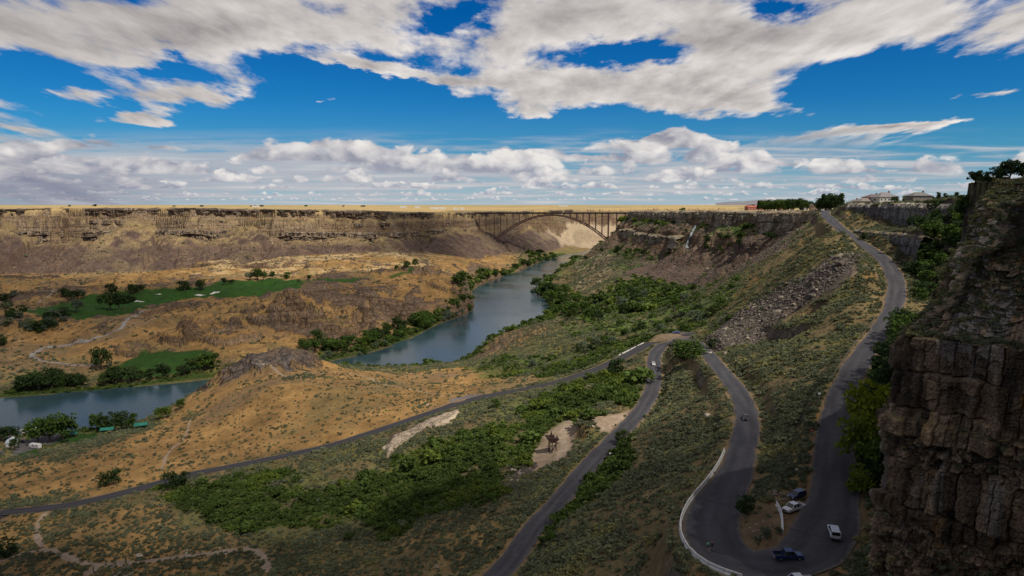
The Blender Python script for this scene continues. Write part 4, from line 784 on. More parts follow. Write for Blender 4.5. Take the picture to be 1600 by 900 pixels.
def make_scatter():
    (ps, ss), (pg, sg) = scatter_points(); print('sage', len(ps), 'shrub', len(pg))
    # plants on the ledges of the near cliff
    if len(CLI):
        up_ = CLI[CLZ[CLI[:, 0], CLI[:, 1]] > 146]; k = np.concatenate([up_[RNG.integers(0, len(up_), 4200)], CLI[RNG.integers(0, len(CLI), 2600)]]); p = CLV[k[:, 0], k[:, 1]]; keep = fbm(p[:, 0]+p[:, 1], p[:, 2], 5, 3, 701) > -.45; p = p[keep]
        ps = np.concatenate([ps, p]); ss = np.concatenate([ss, np.exp(RNG.normal(-.75, .4, len(p)))])
    def pr(nm, n, r, h, sz, lumps): return [bpy.data.objects.new(nm, leaf_mesh(nm, dome_pts(n, r, h, rg, lumps), sz, rg)) for _ in range(3)]
    ts = np.clip(.45+.7*fbm(ps[:, 0], ps[:, 1], 11, 3, 733)+RNG.normal(0, .2, len(ps)), 0, 1)
    scatter_gn('sagebrush', pr('sagebrush_clump', 84, .8, .75, .17, 7), ps, ss, ts, 'grey-green sagebrush covering the slopes and ledges', M_SAGE)
    tg = np.clip(.5+.7*fbm(pg[:, 0], pg[:, 1], 14, 3, 731)+RNG.normal(0, .18, len(pg)), 0, 1)
    scatter_gn('undergrowth', pr('shrub_clump', 150, 1.1, 1.1, .20, 8), pg, sg, tg, 'dense green shrubs filling the gullies and river banks', M_SHRUB)
    # loose stones on the scree and rocky ground
    n = 46000; allv = []
    for nm, cnt in (('scree', 26000), ('padrock', 900), ('erosion', 160), ('talusfar', 9000)):
        P = POLY[nm]; lo = P.min(0); hi = P.max(0); x = RNG.uniform(lo[0], hi[0], cnt*3); y = RNG.uniform(lo[1], hi[1], cnt*3); m = inside(x, y, P); allv.append((x[m][:cnt], y[m][:cnt], 1.0 if nm != 'talusfar' else 1.8))
    x = np.concatenate([a for a, b, c in allv]); y = np.concatenate([b for a, b, c in allv]); k = np.concatenate([np.full(len(a), c) for a, b, c in allv]); h = height(x, y, False)
    rocks = []
    for _ in range(3):
        b = bpy.data.meshes.new('stone'); import bmesh
        bm = bmesh.new(); bmesh.ops.create_icosphere(bm, subdivisions=1, radius=.5)
        for v in bm.verts: v.co *= rg.uniform(.65, 1.15); v.co.z *= .7
        bm.to_mesh(b); bm.free(); rocks.append(bpy.data.objects.new('stone', b))
    mr = bpy.data.materials.new('stone'); mr.use_nodes = True; t = NT(mr.node_tree); rv = t.node('ShaderNodeAttribute', attribute_type='INSTANCER', attribute_name='tint').outputs['Fac']
    t.put(t.n['Principled BSDF'].inputs['Base Color'], t.mix(t.ss(rv, .5, 1.), (.085, .068, .055), (.29, .24, .18))); t.n['Principled BSDF'].inputs['Roughness'].default_value = .9
    scatter_gn('rubble', rocks, np.stack([x, y, h+.05], 1), np.exp(RNG.normal(-.75, .62, len(x)))*k, RNG.uniform(0, 1, len(x))**2, 'loose grey and tan stones lying on the scree', mr)
make_scatter()
def simple_mat(name, col, rough=.6, metal=0., emit=None, spec=.4, noise=.0):
    m = bpy.data.materials.new(name); m.use_nodes = True; t = NT(m.node_tree); bs = t.n['Principled BSDF']; bs.inputs['Roughness'].default_value = rough; bs.inputs['Metallic'].default_value = metal; bs.inputs['Specular IOR Level'].default_value = spec
    n = t.noise(t.node('ShaderNodeTexCoord').outputs['Object'], 2.3, 4, .6); k = max(noise, .06)
    t.put(bs.inputs['Base Color'], t.mix(t.ss(n, .3, .7), tuple(v*(1-k) for v in col), tuple(min(1, v*(1+k)) for v in col))); return m
BARK = simple_mat('bark', (.12, .09, .065), .9, noise=.3)
def tube(bm, pts, rads, seg=6):
    rings = []
    for i, p in enumerate(pts):
        p = Vector(p); d = (Vector(pts[min(i+1, len(pts)-1)])-Vector(pts[max(i-1, 0)])); d = d.normalized() if d.length else Vector((0, 0, 1)); a = d.orthogonal().normalized(); b = d.cross(a)
        rings.append([bm.verts.new(p+(a*math.cos(6.2832*k/seg)+b*math.sin(6.2832*k/seg))*rads[i]) for k in range(seg)])
    for r0, r1 in zip(rings, rings[1:]):
        for k in range(seg): bm.faces.new((r0[k], r0[(k+1) % seg], r1[(k+1) % seg], r1[k]))
    bm.faces.new(rings[0][::-1]); bm.faces.new(rings[-1])
import bmesh
def bm_obj(name, bm, mat, parent=None, smooth=False):
    bmesh.ops.recalc_face_normals(bm, faces=bm.faces); me = bpy.data.meshes.new(name); bm.to_mesh(me); bm.free()
    if smooth: me.polygons.foreach_set('use_smooth', [True]*len(me.polygons))
    return link(name, me, mat, parent)
def tree_proto(kind, seed):
    """unit-height tree: trunk mesh and crown mesh"""
    r = np.random.default_rng(seed); bm = bmesh.new(); P = []
    if kind == 'round' or kind == 'shrub':
        low = .30 if kind == 'round' else .08; top = []
        tube(bm, [(0, 0, -.04), (.01, 0, .18), (.0, .01, .42)], [.035, .026, .014], 6)
        nl = 20
        for i in range(nl):
            an = r.uniform(0, 6.28); zz = low+(1-low)*r.uniform(.06, .88); rad = .42*math.sqrt(max(0, 1-((zz-.52)/.56)**2))*r.uniform(.25, .95)
            c = np.array([rad*math.cos(an), rad*math.sin(an), zz]); s = r.uniform(.10, .17); n = 46; d = r.normal(size=(n, 3)); d /= np.linalg.norm(d, axis=1, keepdims=True); P.append(c+d*s*r.uniform(.65, 1.1, (n, 1)))
            if i % 3 == 0: tube(bm, [(0, 0, .2), tuple(c*.55+np.array([0, 0, .08])), tuple(c)], [.014, .009, .004], 4)
        sz = .042
    elif kind == 'pine':
        tube(bm, [(0, 0, -.04), (0, 0, .5), (0, 0, .96)], [.022, .015, .004], 5)
        for i in range(26):
            zz = .22+.74*i/25; rad = .20*(1-zz)**.6+.03; 
            for k in range(5):
                an = r.uniform(0, 6.28); c = np.array([rad*math.cos(an)*r.uniform(.3, 1), rad*math.sin(an)*r.uniform(.3, 1), zz]); n = 12; P.append(c+r.normal(size=(n, 3))*np.array([.035, .035, .022]))
        sz = .032
    else:  # poplar
        tube(bm, [(0, 0, -.04), (0, 0, .5), (0, 0, .9)], [.02, .014, .004], 5)
        for i in range(60):
            zz = r.uniform(.08, .97); rad = .12*math.sin(min(1, zz*1.1+.15)*3.0)**.6+.02; an = r.uniform(0, 6.28); c = np.array([rad*math.cos(an)*r.uniform(.2, 1), rad*math.sin(an)*r.uniform(.2, 1), zz]); P.append(c+r.normal(size=(14, 3))*.028)
        sz = .03
    P = np.concatenate(P); me = bpy.data.meshes.new('trunk'); bmesh.ops.recalc_face_normals(bm, faces=bm.faces); bm.to_mesh(me); bm.free(); me.materials.append(BARK)
    return me, leaf_mesh('crown', P, sz, r)
PROTO = {}
def get_proto(kind, mat, k):
    key = (kind, mat.name, k)
    if key not in PROTO:
        a, b = tree_proto(kind, 100+k*7+len(kind)); b.materials.append(mat); PROTO[key] = (a, b)
    return PROTO[key]
def tree(p, H, kind, mat, label, group=None, name='tree', wide=1.0):
    a, b = get_proto(kind, mat, random.randrange(4)); o = bpy.data.objects.new(name, None); COL.objects.link(o); o.empty_display_size = .1
    o.location = (p[0], p[1], p[2]); o.rotation_euler = (0, 0, random.uniform(0, 6.28)); o.scale = (H*wide, H*wide, H)
    for nm, me in (('trunk', a), ('crown', b)): c = bpy.data.objects.new(nm, me); COL.objects.link(c); c.parent = o
    return tag(o, label, 'bush' if kind == 'shrub' else 'tree', group)
def trees(L):
    """L: (u, v_base, height_px, kind, mat, label, group, name, wide)"""
    W = march([(a[0], a[1]) for a in L])
    dA = seg_dist(W[:, 0], W[:, 1], RA[:, :2])-widthA(W[:, 1]); dB = seg_dist(W[:, 0], W[:, 1], RB[:, :2])-WB
    for a, p, q in zip(L, W, np.minimum(dA, dB)):
        dist = math.hypot(p[0], p[1])
        if q < max(1.2, .42*a[2]*dist/F*(a[8] if len(a) > 8 else 1)*(0 if 'cliff' in a[5] else 1)) and len(a) > 6 and a[6]: continue   # none on the roadway
        tree(p, a[2]*dist/F, a[3], a[4], a[5], a[6] if len(a) > 6 else None, a[7] if len(a) > 7 else ('bush' if a[3] == 'shrub' else 'tree'), a[8] if len(a) > 8 else 1.0)
T = []
# prominent trees and bushes, each its own label
T += [(158,577,33,'round',M_DARK,'tall dark tree standing alone in the meadow by the cart path end',None,'tree',.95),
 (1068,561,29,'shrub',M_FOL,'large round green bush inside the far hairpin bend, left half',None,'bush',1.7), (1084,560,28,'shrub',M_FOL,'large round green bush inside the far hairpin bend, right half',None,'bush',1.6),
 (1112,545,16,'shrub',M_DARK,'dark bush above the far hairpin at the foot of the scree',None,'bush',1.3),
 (775,637,15,'shrub',M_FOL,'rounded green bush beside the lower road near the gravel layby',None,'bush',1.4),
 (962,585,28,'shrub',M_DARK,'dark shrub overhanging the lower road where it dips behind the gully',None,'bush',1.3),
 (972,695,26,'shrub',M_DARK,'feathery dark bush on the road edge opposite the gravel pullout',None,'bush',1.1),
 (1165,803,30,'shrub',M_DARK,'spiky dark bush inside the near hairpin by the road',None,'bush',1.3),
 (1196,838,14,'shrub',M_GREY,'low grey-green bush on the dirt inside the near hairpin',None,'bush',1.6),
 (268,762,24,'shrub',M_DARK,'dark bush beside the lower road at the left bend',None,'bush',1.3), (286,758,20,'shrub',M_DARK,'smaller dark bush just right of the bush at the left bend',None,'bush',1.2),
 (162,760,20,'shrub',M_DARK,'dark tree left of a pair above the lower road at far left',None,'bush',1.0), (178,757,24,'shrub',M_DARK,'dark tree right of a pair above the lower road at far left',None,'bush',1.0),
 (548,842,12,'shrub',M_DARK,'low dark mound of bush on the dry grass below the gully',None,'bush',2.2),
 (8,870,24,'shrub',M_DARK,'dark bush at the left edge above the dirt track',None,'bush',1.6),
 (255,655,20,'round',M_FOL,'green tree at the water edge of the dry hill',None,'tree',1.2), (282,640,16,'round',M_FOL,'small green tree under the rock point by the river',None,'tree',1.0),
 (152,672,24,'round',M_FOL,'light green tree left of the dark clump behind the shelters',None,'tree',1.0), (207,670,22,'round',M_FOL,'slim light tree right of the dark clump behind the shelters',None,'tree',.8),
 (172,674,26,'round',M_DARK,'dark tree in the clump behind the middle shelter, left one',None,'tree',1.2),(190,672,26,'round',M_DARK,'dark tree in the clump behind the middle shelter, right one',None,'tree',1.2),
 (60,692,32,'round',M_FOL,'broad tree beside the parked camper in the riverside park',None,'tree',1.15),(78,692,34,'round',M_FOL,'tall broad tree in the middle of the riverside park',None,'tree',1.15),(98,688,38,'round',M_FOL,'tallest bright tree left of the first shelter',None,'tree',1.1),
 (4,690,20,'round',M_DARK,'dark tree at the far left of the riverside park',None,'tree',1.2),(18,688,20,'round',M_DARK,'dark tree second from the left in the riverside park',None,'tree',1.1),(24,703,18,'round',M_DARK,'dark tree in front of the white cabin in the park',None,'tree',.8),
 (118,470,16,'round',M_DARK,'dark rounded tree at the left end of the fairway, larger',None,'tree',1.5),(103,466,14,'round',M_DARK,'dark tree left of the rounded pair at the fairway',None,'tree',1.5),
 (120,488,16,'round',M_GREY,'grey-green tree below the left fairway',None,'tree',1.3),(172,484,26,'round',M_DARK,'big dark tree of the cluster in the middle of the fairway',None,'tree',1.2),(186,482,22,'round',M_DARK,'dark tree right of the big one in the fairway cluster',None,'tree',1.3),(174,464,18,'round',M_DARK,'upper dark tree of the fairway cluster',None,'tree',1.1),
 (206,460,16,'round',M_DARK,'single dark tree on the fairway right of the cluster',None,'tree',1.1),(218,455,11,'round',M_DARK,'small dark tree right of the single fairway tree',None,'tree',1.2),(200,474,12,'shrub',M_DARK,'low dark bush below the fairway cluster',None,'bush',2.2),
 (288,454,15,'round',M_DARK,'left one of two dark trees above the sand bunkers',None,'tree',1.6),(314,453,15,'round',M_DARK,'right one of two dark trees above the sand bunkers',None,'tree',1.3),(351,445,10,'round',M_DARK,'round tree at the upper fairway edge, first of two',None,'tree',1.2),(362,444,8,'round',M_DARK,'smaller round tree at the upper fairway edge, second of two',None,'tree',1.2),
 (402,438,18,'round',M_FOL,'tall leafy tree at the right end of the fairway, larger',None,'tree',1.2),(412,437,12,'round',M_FOL,'leafy tree right of the tall one at the fairway end',None,'tree',1.2),(390,437,12,'round',M_GREY,'greyish tree left of the tall fairway end tree',None,'tree',1.2),
 (426,436,12,'round',M_FOL,'small green tree on the far fairway edge',None,'tree',1.0),(448,436,10,'shrub',M_FOL,'green bushy tree at the tip of the fairway',None,'tree',1.8),(482,437,8,'round',M_DARK,'dark small tree beyond the fairway tip',None,'tree',1.2),(466,441,6,'shrub',M_GREY,'grey round bush on the fairway tip',None,'bush',1.3),
 (620,424,9,'round',M_FOL,'left of three green trees under the shaded wall',None,'tree',1.1),(635,422,12,'round',M_FOL,'middle and widest of three green trees under the shaded wall',None,'tree',1.3),(649,418,13,'round',M_FOL,'right and highest of three green trees under the shaded wall',None,'tree',1.0),
 (1366,700,104,'round',M_BRIGHT,'bright green tree leaning over the upper road beside the near cliff',None,'tree',.85),(1338,735,78,'round',M_BRIGHT,'lower bright green tree over the road below the leaning one',None,'tree',.9),(1345,770,46,'shrub',M_BRIGHT,'smallest bright green tree at the road edge by the near cliff',None,'tree',1.2),
 (1575,309,30,'round',M_DARK,'broad dark tree on the rim above the near cliff',None,'tree',1.25),(1556,308,20,'round',M_DARK,'dark tree left of the broad one above the near cliff',None,'tree',1.2),(1596,303,24,'round',M_DARK,'dark tree at the right end above the near cliff',None,'tree',1.0),
 (1420,315,15,'round',M_GREY,'grey-green rounded tree right of the rim houses',None,'tree',1.5),(1398,317,9,'round',M_DARK,'dark tree against the rim houses, left of the grey one',None,'tree',1.6),
 (1467,303,18,'poplar',M_DARK,'first of the narrow dark poplars on the rim',None,'poplar_tree',1.6),(1477,302,17,'poplar',M_DARK,'second of the narrow dark poplars on the rim',None,'poplar_tree',1.5),(1495,302,18,'poplar',M_DARK,'third narrow dark poplar standing apart on the rim',None,'poplar_tree',1.5),
 (1432,362,24,'round',M_DARK,'dark bushy tree against the grey cut cliff beside the upper road',None,'tree',1.1),(1348,375,10,'shrub',M_DARK,'small bush at the foot of the cut cliff by the upper road',None,'bush',1.4)]
rr_ = np.random.default_rng(12)
def many(n, fn, hp, kind, mats, label, group, wide=(1, 1.3)):
    for _ in range(n):
        u, v = fn(); T.append((u, v, rr_.uniform(*hp), kind, mats[rr_.integers(len(mats))], label, group, 'tree' if kind != 'shrub' else 'bush', rr_.uniform(*wide)))
def along(P, jit): 
    P = np.array(P, float); L = np.concatenate([[0], np.cumsum(np.hypot(*np.diff(P, axis=0).T))])
    def f(): s = rr_.uniform(0, L[-1]); return np.interp(s, L, P[:, 0])+rr_.normal(0, jit), np.interp(s, L, P[:, 1])+rr_.normal(0, jit*.45)
    return f
many(40, along([(475,548),(520,545),(560,538),(610,526),(650,512),(680,502)], 8), (13,21), 'round', [M_FOL,M_FOL,M_DARK], 'green tree in the belt along the far bank of the middle river reach', 'trees along the far bank of the middle reach', (1.1,1.5))
many(26, along([(500,560),(560,556),(600,538),(650,516),(700,495),(742,477)], 2.5), (7,11), 'shrub', [M_FOL,M_GREY], 'low willow at the water line of the middle river reach', 'willows at the water line', (1.2,1.7))
many(36, along([(0,610),(60,606),(120,602),(190,598),(250,590),(300,582),(335,570)], 5), (13,24), 'round', [M_FOL,M_DARK,M_DARK], 'dark green tree in the belt below the meadow on the left river bank', 'trees between meadow and left river reach', (1.1,1.5))
many(34, along([(845,455),(858,470),(880,490),(900,495),(880,465),(920,500)], 10), (10,20), 'round', [M_FOL,M_DARK,M_FOL], 'green tree in the grove on the right bank beyond the mound', 'grove on the right bank', (1.1,1.5))
many(20, along([(920,400),(960,395),(1000,400),(1060,380),(1100,350),(1120,375),(1095,390),(1190,380),(1250,345)], 8), (5,11), 'round', [M_FOL,M_DARK], 'small green tree clinging to the right canyon wall', 'trees on the right canyon wall', (1.1,1.4))
many(40, along([(940,510),(980,470),(1030,460),(1080,470),(1130,480),(1060,500),(1000,520),(880,548),(830,575)], 12), (7,16), 'shrub', [M_FOL,M_GREY,M_DARK], 'bushy shrub on the green bench before the right wall', 'shrubs on the green bench', (1.2,1.9))
many(16, along([(770,432),(800,420),(840,410),(870,404)], 2), (5,9), 'shrub', [M_FOL,M_DARK], 'low tree on the bank under the bridge wall', 'trees on the bank below the bridge', (1.2,1.8))
many(12, along([(1470,335),(1455,380),(1450,430),(1440,460)], 6), (14,24), 'round', [M_DARK,M_FOL], 'green tree in the upper gully beside the near cliff', 'trees in the upper gully', (1.1,1.5))
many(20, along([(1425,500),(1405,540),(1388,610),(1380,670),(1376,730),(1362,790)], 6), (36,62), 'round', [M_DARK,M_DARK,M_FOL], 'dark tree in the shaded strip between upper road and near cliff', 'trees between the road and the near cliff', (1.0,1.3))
many(34, along([(1420,490),(1404,540),(1382,600),(1368,660),(1362,720),(1350,780)], 5), (26,46), 'shrub', [M_DARK,M_DARK,M_FOL], 'dark thicket shrub crowding the cliff side edge of the upper road', 'shrubs on the cliff side edge of the upper road', (.9,1.2))  # extra trees for the strip, built from the shrub shape and named bush
many(24, along([(1530,320),(1500,350),(1480,390),(1450,430),(1430,470)], 9), (14,24), 'shrub', [M_DARK,M_FOL], 'green shrub in the gully behind the near cliff', 'shrubs in the gully behind the near cliff', (1.2,1.7))
many(14, along([(1440,300),(1480,303),(1520,304),(1545,306)], 3), (8,16), 'round', [M_DARK,M_DARK], 'dark tree in the row on the rim right of the poplars', 'dark trees in the rim row', (1.2,1.6))
many(24, along([(1395,312),(1430,309),(1470,307),(1520,308)], 3), (6,10), 'shrub', [M_FOL,M_BRIGHT], 'light green hedge shrub on the rim below the poplars', 'light green shrubs on the rim', (1.6,2.4))
many(30, along([(0,500),(20,490),(10,470),(40,510),(60,520),(90,500),(20,530)], 10), (7,14), 'shrub', [M_DARK,M_GREY], 'dark shrub scattered on the dry flats left of the fairway', 'shrubs left of the fairway', (1.3,2.0))
many(14, along([(780,905),(800,885),(825,870),(850,850),(870,815),(900,780)], 7), (16,26), 'shrub', [M_DARK,M_DARK,M_FOL], 'dark bush crowding the near edge of the lower grade road', 'bushes on the edge of the lower grade road', (1.2,1.7))
def row_world(n, x0, x1, y0, y1, H, kinds, label, group, wide=(1,1.3)):
    for _ in range(n):
        t_ = rr_.uniform(); x = x0+(x1-x0)*t_; y = y0+(y1-y0)*t_+rr_.uniform(-15, 15); z = float(height(np.array([x]), np.array([y]), False)[0]); k, m = kinds[rr_.integers(len(kinds))]
        tree((x, y, z-.2), rr_.uniform(*H), k, m, label, group, 'pine_tree' if k == 'pine' else 'tree', rr_.uniform(*wide))
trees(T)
row_world(48, 414, 368, 1150, 780, (11,18), [('round',M_DARK),('round',M_FOL),('pine',M_DARK)], 'dark tree in the row behind the far end of the right rim', 'tree row on the right rim')
row_world(20, 358, 354, 810, 742, (13,19), [('pine',M_DARK),('pine',M_DARK),('round',M_DARK)], 'tall pine above the crest of the road', 'tall pines above the road crest', (.9,1.2))
row_world(12, 318, 372, 650, 700, (7,11), [('round',M_DARK),('round',M_FOL)], 'leafy tree between the road crest and the rim houses', 'trees beside the road crest')
row_world(6, 620, 720, 1650, 2100, (10,18), [('round',M_DARK)], 'distant tree on the plateau beyond the right rim', 'distant plateau trees')
row_world(8, 250, 420, 2000, 2100, (8,15), [('round',M_DARK)], 'distant tree near the right end of the bridge', 'distant trees by the bridge end')
row_world(14, -2300, -300, 3200, 3600, (7,13), [('round',M_DARK)], 'faraway dark tree on the left plateau skyline', 'trees on the left plateau skyline', (1.5,2.5))
# ------------------------------------------------------------------ made things
def hz(x, y): return float(height(np.array([float(x)]), np.array([float(y)]), False)[0])
def box(bm, x0, x1, y0, y1, z0, z1, M=None):
    vs = [bm.verts.new(v) for v in ((x0,y0,z0),(x1,y0,z0),(x1,y1,z0),(x0,y1,z0),(x0,y0,z1),(x1,y0,z1),(x1,y1,z1),(x0,y1,z1))]
    if M is not None:
        for v in vs: v.co = M @ v.co
    for f in ((0,1,2,3),(7,6,5,4),(0,4,5,1),(1,5,6,2),(2,6,7,3),(3,7,4,0)): bm.faces.new([vs[i] for i in f])
    return vs
def bar(bm, a, b, w, h=None):
    a = Vector(a); b = Vector(b); d = b-a; L = d.length
    if L < 1e-6: return
    M = Matrix.Translation(a) @ d.to_track_quat('Y', 'Z').to_matrix().to_4x4(); h = h or w; box(bm, -w/2, w/2, 0, L, -h/2, h/2, M)
def empty(name, loc, rz=0, label=None, cat=None, group=None):
    o = bpy.data.objects.new(name, None); COL.objects.link(o); o.location = loc; o.rotation_euler = (0, 0, rz); o.empty_display_size = .2; return tag(o, label, cat, group)
def nb(): return bmesh.new()
# --- bridge
def make_bridge():
    steel = simple_mat('brown_steel', (.070, .030, .028), .6, .2); deckm = simple_mat('bridge_deck', (.10, .085, .080), .8)
    L = aty(742, 331, 2000); R = aty(1006, 331, 1985); xa, xb = -52., 281.; yb = 2000.; zs = 62.; zc = 137.5; ztop = 143.2
    o = empty('arch_bridge', ((L[0]+R[0])/2, yb, 0), 0, 'long brown steel arch bridge spanning the canyon between the rims', 'bridge'); cx = o.location.x
    X = lambda x: x-cx
    bm = nb(); box(bm, X(-112), X(388), -9, 9, ztop-1.0, ztop); bm_obj('deck', bm, deckm, o)
    bm = nb(); 
    for y in (-7, 7): box(bm, X(-108), X(384), y-.4, y+.4, ztop-4.2, ztop-1.0)
    bm_obj('girder', bm, steel, o)
    for y in (-8.8, 8.8):
        bm = nb(); box(bm, X(-112), X(388), y-.15, y+.15, ztop+.9, ztop+1.25)
        for k in range(0, 500, 6): box(bm, X(-112)+k, X(-112)+k+.35, y-.15, y+.15, ztop, ztop+.9)
        bm_obj('railing', bm, steel, o)
    def arch(x, up): 
        t = (x-xa)/(xb-xa)*2-1; dz = (zc-zs)*(1-t*t)+zs; dep = 3.2+5.8*abs(t)**1.5; return dz+(dep/2 if up else -dep/2)-2
    N = 36; xs = np.linspace(xa, xb, N+1)
    for y in (-8, 8):
        bm = nb()
        for i in range(N):
            a, b = xs[i], xs[i+1]
            bar(bm, (X(a), y, arch(a, 1)), (X(b), y, arch(b, 1)), 1.9, 2.0); bar(bm, (X(a), y, arch(a, 0)), (X(b), y, arch(b, 0)), 1.9, 2.0)
            bar(bm, (X(a), y, arch(a, 1)), (X(a), y, arch(a, 0)), 1.0); bar(bm, (X(a), y, arch(a, i % 2)), (X(b), y, arch(b, 1-i % 2)), .9)
        bm_obj('arch_rib', bm, steel, o)
    bm = nb()
    for i in range(N+1):
        for up in (0, 1): bar(bm, (X(xs[i]), -8, arch(xs[i], up)), (X(xs[i]), 8, arch(xs[i], up)), .5)
        if i < N: bar(bm, (X(xs[i]), -8, arch(xs[i], 1)), (X(xs[i+1]), 8, arch(xs[i+1], 1)), .4)
    bm_obj('cross_bracing', bm, steel, o)
    cols = [x for k, x in enumerate(xs) if k % 2 == 0]+[-76., -96., 305., 330., 352.]
    for x in cols:
        inside_ = xa-1 <= x <= xb+1; z0 = arch(x, 1) if inside_ and abs(x-xa) > 3 and abs(x-xb) > 3 else hz(x, yb)-2
        if ztop-4.2-z0 < 1.0: continue
        bm = nb()
        for y in (-7.5, 7.5): bar(bm, (X(x), y, z0), (X(x), y, ztop-4.1), 2.1 if abs(x-xa) < 3 or abs(x-xb) < 3 else 1.5)
        if ztop-z0 > 14:
            zz = z0+2
            while zz < ztop-12: bar(bm, (X(x), -7.5, zz), (X(x), 7.5, zz+9), .35); zz += 9
        bm_obj('column', bm, steel, o)
    conc = simple_mat('concrete', (.36, .33, .29), .9)
    for x, dx in ((xa-3, -7), (xb+3, 7)):
        bm = nb(); box(bm, X(x)-6, X(x)+6, -11, 11, zs-22, zs+1.0); bm_obj('abutment', bm, conc, o)
make_bridge()
# --- vehicles
PAINT = {}
def paint(name, col):
    if name not in PAINT:
        m = simple_mat(name, col, .32, 0, spec=.5); m.node_tree.nodes['Principled BSDF'].inputs['Coat Weight'].default_value = .4; PAINT[name] = m
    return PAINT[name]
GLASS = simple_mat('dark_glass', (.015, .018, .022), .08, 0, spec=.8); TYRE = simple_mat('tyre_rubber', (.02, .02, .02), .9); RIM = simple_mat('wheel_rim', (.45, .45, .46), .35, .8); CHROME = simple_mat('chrome', (.6, .6, .62), .25, .9)
LAMPW = simple_mat('headlight_lens', (.75, .75, .72), .15); LAMPR = simple_mat('tail_light_lens', (.45, .02, .02), .25); BLACKP = simple_mat('black_trim', (.02, .02, .022), .5)
def loft(bm, secs):
    """secs: list of (y, [(x,z)...]) closed loops along y"""
    rings = [[bm.verts.new((x, y, z)) for x, z in pts] for y, pts in secs]; n = len(rings[0])
    for r0, r1 in zip(rings, rings[1:]):
        for k in range(n): bm.faces.new((r0[k], r0[(k+1) % n], r1[(k+1) % n], r1[k]))
    bm.faces.new(rings[0]); bm.faces.new(rings[-1][::-1])
def body_sec(w, z0, z1, tuck=.06):
    return [(-w+tuck, z0), (w-tuck, z0), (w, z0+.15), (w, (z0+z1)/2+.05), (w-.03, z1-.10), (w-.12, z1), (-w+.12, z1), (-w+.03, z1-.10), (-w, (z0+z1)/2+.05), (-w, z0+.15)]
def vehicle(p, yaw, kind, mat, label, name, cat, roll=0):
    """kind: 'pickup', 'pickup_cap', 'sedan', 'suv'. Nose along +y."""
    o = empty(name, p, yaw, label, cat); tall = kind != 'sedan'; w = 1.0 if tall else .9; ln = {'pickup': 5.8, 'pickup_cap': 5.7, 'sedan': 4.6, 'suv': 4.8}[kind]; h0 = .42 if tall else .28; hb = 1.12 if tall else .92; ht = {'pickup': 1.88, 'pickup_cap': 1.86, 'sedan': 1.42, 'suv': 1.75}[kind]; wr = .40 if tall else .33
    F_ = ln/2; bed = kind == 'pickup'
    bm = nb()
    if bed:
        loft(bm, [(-.95, body_sec(w, h0, hb)), (F_-1.35, body_sec(w, h0, hb)), (F_-.35, body_sec(w-.02, h0, hb-.06)), (F_, body_sec(w-.10, h0+.06, hb-.16))])
    else:
        loft(bm, [(-F_, body_sec(w-.08, h0+.08, hb-.06)), (-F_+.3, body_sec(w, h0, hb)), (F_-1.3, body_sec(w, h0, hb)), (F_-.35, body_sec(w-.02, h0, hb-.10)), (F_, body_sec(w-.12, h0+.06, hb-.22))])
    # wheel arch flares
    wy = [F_-.95, -F_+1.15]
    for y in wy:
        for s in (-1, 1):
            for k in range(7):
                a = math.pi*k/6; a2 = math.pi*(k+1)/6
                if k < 6: bar(bm, (s*(w-.02), y+(wr+.09)*math.cos(a), wr+(wr+.09)*math.sin(a)), (s*(w-.02), y+(wr+.09)*math.cos(a2), wr+(wr+.09)*math.sin(a2)), .09, .07)
    bm_obj('body', bm, mat, o)
    if bed:
        bm = nb(); y0, y1 = -F_, -.97
        box(bm, -w, -w+.09, y0, y1, h0+.05, hb+.06); box(bm, w-.09, w, y0, y1, h0+.05, hb+.06); box(bm, -w+.09, w-.09, y0, y0+.08, h0+.05, hb+.04); box(bm, -w+.09, w-.09, y0+.08, y1, h0+.05, h0+.22); bm_obj('cargo_bed', bm, mat, o)
        bm = nb(); box(bm, -w+.10, w-.10, y0+.09, y1-.01, h0+.225, h0+.26); bm_obj('bed_liner', bm, BLACKP, o)
    # cabin
    cab = {'pickup': (-.92, 1.55, .22, .75), 'pickup_cap': (-F_+.10, 1.4, .16, .75), 'sedan': (-1.75, 1.05, .75, .75), 'suv': (-F_+.12, 1.25, .35, .70)}[kind]
    y0, y1, sb, sf = cab; a = w-.07; b = w-.22
    bm = nb(); bot = [(-a, y0), (a, y0), (a, y1), (-a, y1)]; topp = [(-b, y0+sb), (b, y0+sb), (b, y1-sf), (-b, y1-sf)]
    vb = [bm.verts.new((x, y, hb-.02)) for x, y in bot]; vt = [bm.verts.new((x, y, ht-.05)) for x, y in topp]
    bm.faces.new(vb[::-1]); bm.faces.new(vt)
    for k in range(4): bm.faces.new((vb[k], vb[(k+1) % 4], vt[(k+1) % 4], vt[k]))
    bm_obj('window_glass', bm, GLASS, o)
    bm = nb(); box(bm, -b-.015, b+.015, y0+sb-.05, y1-sf+.04, ht-.06, ht)
    mids = [0, .48, 1.0] if kind != 'pickup_cap' else [0, .3, .6, 1.0]
    for s in (-1, 1):
        for f in mids:
            yb_ = y0+(y1-y0)*f; yt = y0+sb+(y1-sf-y0-sb)*f; bar(bm, (s*(a+.005), yb_, hb-.03), (s*(b+.01), yt, ht-.04), .09, .09)
        if kind == 'pickup_cap': box(bm, s*(a)-.03, s*(a)+.03, y0+.05, y0+1.3, hb, ht-.2)
    bmesh.ops.bevel(bm, geom=[e for e in bm.edges], offset=.012, segments=1, affect='EDGES'); bm_obj('roof', bm, mat, o)
